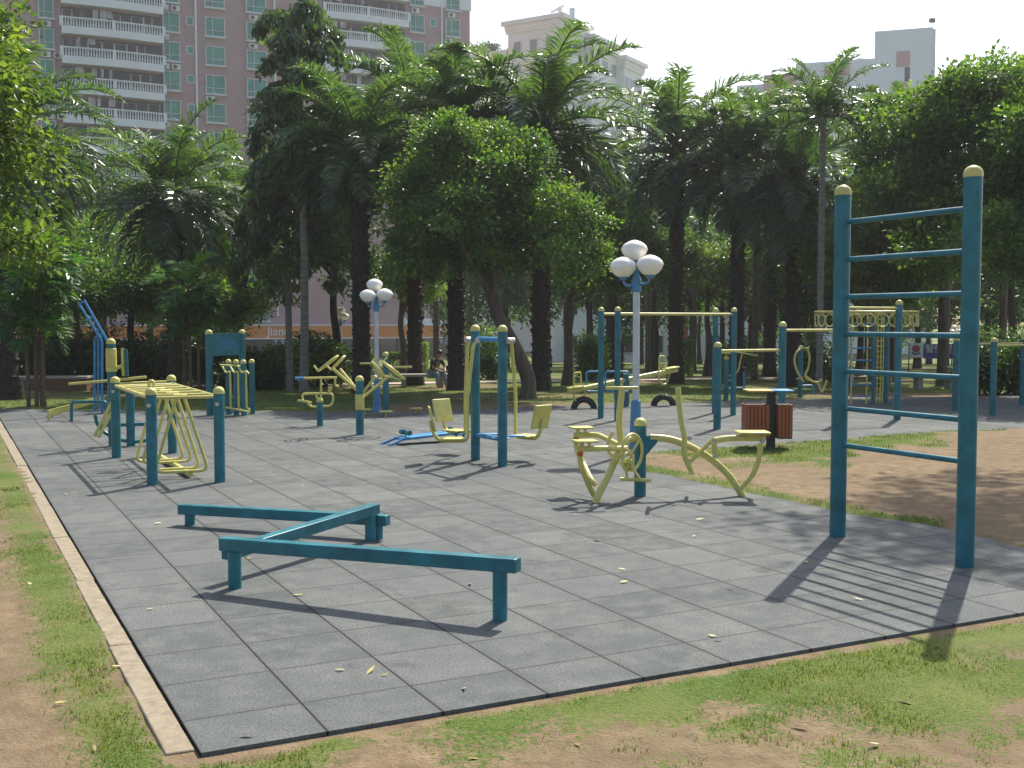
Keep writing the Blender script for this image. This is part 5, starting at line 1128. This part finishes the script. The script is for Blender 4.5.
def person(label, loc, rz, J, shirt, trousers, hairm='hair', sc=1.0):
    """J: joint positions for a figure looking along -y"""
    th = thing('person', label, 'person', loc); th.rotation_euler.z = rz; th.scale = (sc,) * 3
    g_ = J.get; P = []; Ed = []
    def add(p, r, par=None):
        P.append((Vector(p), r)); 
        if par is not None: Ed.append((par, len(P) - 1))
        return len(P) - 1
    hip = add(g_('hip'), .12); ch = add(g_('chest'), .13, hip); nk = add(g_('neck'), .055, ch); hd0 = add(Vector(g_('neck')).lerp(Vector(g_('head')), .5), .06, nk); hd = add(g_('head'), .095, hd0); tp = add(Vector(g_('head')) + Vector((0, .01, .085)), .07, hd)
    for s in ('L', 'R'):
        sh_ = add(g_('sh' + s), .058, ch); el = add(g_('el' + s), .042, sh_); wr = add(g_('wr' + s), .03, el); add(g_('ha' + s), .036, wr)
        h_ = add(g_('hp' + s), .085, hip); kn = add(g_('kn' + s), .06, h_); an = add(g_('an' + s), .04, kn); add(g_('to' + s), .035, an)
    body = skin_mesh('body', P, Ed, M['skin'], th, 2)
    H = Vector(g_('head')); fwd = Vector(J.get('face', (0, -1, 0))).normalized(); sd_ = Vector((-fwd.y, fwd.x, 0)).normalized(); m = MB()
    m.lathe(H + Vector((0, 0, .03)) - fwd * .022, [(.102 * math.cos(R(a)), .115 * math.sin(R(a))) for a in range(-5, 91, 12)], 14); ob = m.build('hair', M[hairm]); ob.parent = th
    m = MB(); m.beam(H + fwd * .085 + Vector((0, 0, -.005)), H + fwd * .12 + Vector((0, 0, -.03)), .02, .035); ob = m.build('nose', M['skin']); ob.parent = body
    q = [(Vector(g_('hip')) + Vector((0, 0, .02)), .132), (Vector(g_('chest')), .15), (Vector(g_('neck')).lerp(Vector(g_('chest')), .3), .085)]; e = [(0, 1), (1, 2)]
    for s in ('L', 'R'): q += [(Vector(g_('sh' + s)), .075), (Vector(g_('sh' + s)).lerp(Vector(g_('el' + s)), .75), .062)]; n_ = len(q); e += [(1, n_ - 2), (n_ - 2, n_ - 1)]
    skin_mesh('shirt', q, e, M[shirt], th)
    q = [(Vector(g_('hip')), .135)]; e = []
    for s in ('L', 'R'): q += [(Vector(g_('hp' + s)), .10), (Vector(g_('kn' + s)), .078), (Vector(g_('an' + s)).lerp(Vector(g_('kn' + s)), .12), .062)]; n_ = len(q); e += [(0, n_ - 3), (n_ - 3, n_ - 2), (n_ - 2, n_ - 1)]
    skin_mesh('trousers', q, e, M[trousers], th)
SIT = dict(hip=(0, 0, .50), chest=(0, -.20, .83), neck=(0, -.30, 1.0), head=(0, -.40, 1.10), face=(0, -1, -.5), shL=(.17, -.24, .92), shR=(-.17, -.24, .92), elL=(.25, -.36, .68), elR=(-.25, -.36, .68), wrL=(.10, -.52, .58), wrR=(-.10, -.52, .58), haL=(.05, -.58, .55), haR=(-.05, -.58, .55),
           hpL=(.11, -.06, .47), hpR=(-.11, -.06, .47), knL=(.16, -.46, .49), knR=(-.15, -.46, .49), anL=(.15, -.50, .09), anR=(-.14, -.44, .09), toL=(.16, -.66, .05), toR=(-.15, -.60, .05))
STAND = dict(hip=(0, 0, .95), chest=(0, .01, 1.27), neck=(0, 0, 1.48), head=(0, -.03, 1.60), shL=(.18, 0, 1.40), shR=(-.18, 0, 1.40), elL=(.25, .02, 1.13), elR=(-.25, .02, 1.13), wrL=(.24, -.08, .90), wrR=(-.24, -.08, .90), haL=(.23, -.10, .80), haR=(-.23, -.10, .80),
             hpL=(.10, 0, .90), hpR=(-.10, 0, .90), knL=(.11, -.03, .49), knR=(-.10, .06, .49), anL=(.12, -.02, .08), anR=(-.10, .16, .08), toL=(.13, -.16, .04), toR=(-.11, .04, .04))
q = at(432, 322, 32.5); person('man in a black shirt and pale jeans sitting hunched on a low bench', (q.x, 32.5, terr(32.5) - .02), .75, SIT, 'black_cloth', 'jeans', sc=.9)
q = at(3, 322, 27.1); person('seated person in a white shirt in deep shade at the left edge', (q.x, 27.1, terr(27.1)), .6, SIT, 'white_cloth', 'grey_cloth', sc=.95)
q = at(1010.5, 322, 60); person('standing person in a blue shirt beyond the banner at the right', (q.x, 60, terr(60) + .25), .5, STAND, 'blue_cloth', 'grey_cloth', sc=1.05)
# ================================================================== AIR
hz_ = bpy.data.materials.new('haze_air'); hz_.use_nodes = True; hn = hz_.node_tree; hn.nodes.clear(); ho = hn.nodes.new('ShaderNodeOutputMaterial'); hv = hn.nodes.new('ShaderNodeVolumePrincipled')
hv.inputs['Color'].default_value = (.93, .95, 1, 1); hv.inputs['Density'].default_value = .00055; hv.inputs['Anisotropy'].default_value = .35; hn.links.new(hv.outputs[0], ho.inputs['Volume'])
m = MB(); m.box((0, 95, 22.5), (330, 250, 52)); o = m.build('haze', hz_); o['kind'] = 'stuff'; o['label'] = 'thin pale haze in the air'; o.visible_shadow = True
# ================================================================== SKY, SUN, CAMERA
w = bpy.data.worlds.new('World'); scn.world = w; w.use_nodes = True; nt = w.node_tree
sky = nt.nodes.new('ShaderNodeTexSky'); sky.sky_type = 'NISHITA'; sky.sun_disc = False
EL, AZ = R(50), math.atan2(.43, .90)
sky.sun_elevation = EL; sky.sun_rotation = AZ; sky.air_density = 1.0; sky.dust_density = 3.0; sky.ozone_density = 1.0
bg = nt.nodes['Background']; bg.inputs['Strength'].default_value = .125; nt.links.new(sky.outputs[0], bg.inputs['Color'])
sl = bpy.data.lights.new('sun', 'SUN'); sl.energy = 4.2; sl.angle = R(.53); sl.color = (1, .945, .84); so = bpy.data.objects.new('sun', sl); COL.objects.link(so)
sd_ = Vector((math.sin(AZ) * math.cos(EL), math.cos(AZ) * math.cos(EL), math.sin(EL))); so.rotation_euler = sd_.to_track_quat('Z', 'Y').to_euler(); so.location = sd_ * 60
cam = bpy.data.cameras.new('camera'); cam.lens = F * 36 / 1024; cam.sensor_width = 36; cam.clip_start = .05; cam.clip_end = 3000
co = bpy.data.objects.new('camera', cam); COL.objects.link(co); co.location = (0, 0, CAMH); co.rotation_euler = (R(90) - PITCH, 0, 0); scn.camera = co
scn.view_settings.view_transform = 'Standard'; scn.view_settings.look = 'None'; scn.view_settings.exposure = .74; scn.view_settings.gamma = 1
scn.cycles.max_bounces = 8; scn.cycles.transparent_max_bounces = 8; scn.cycles.use_denoising = True
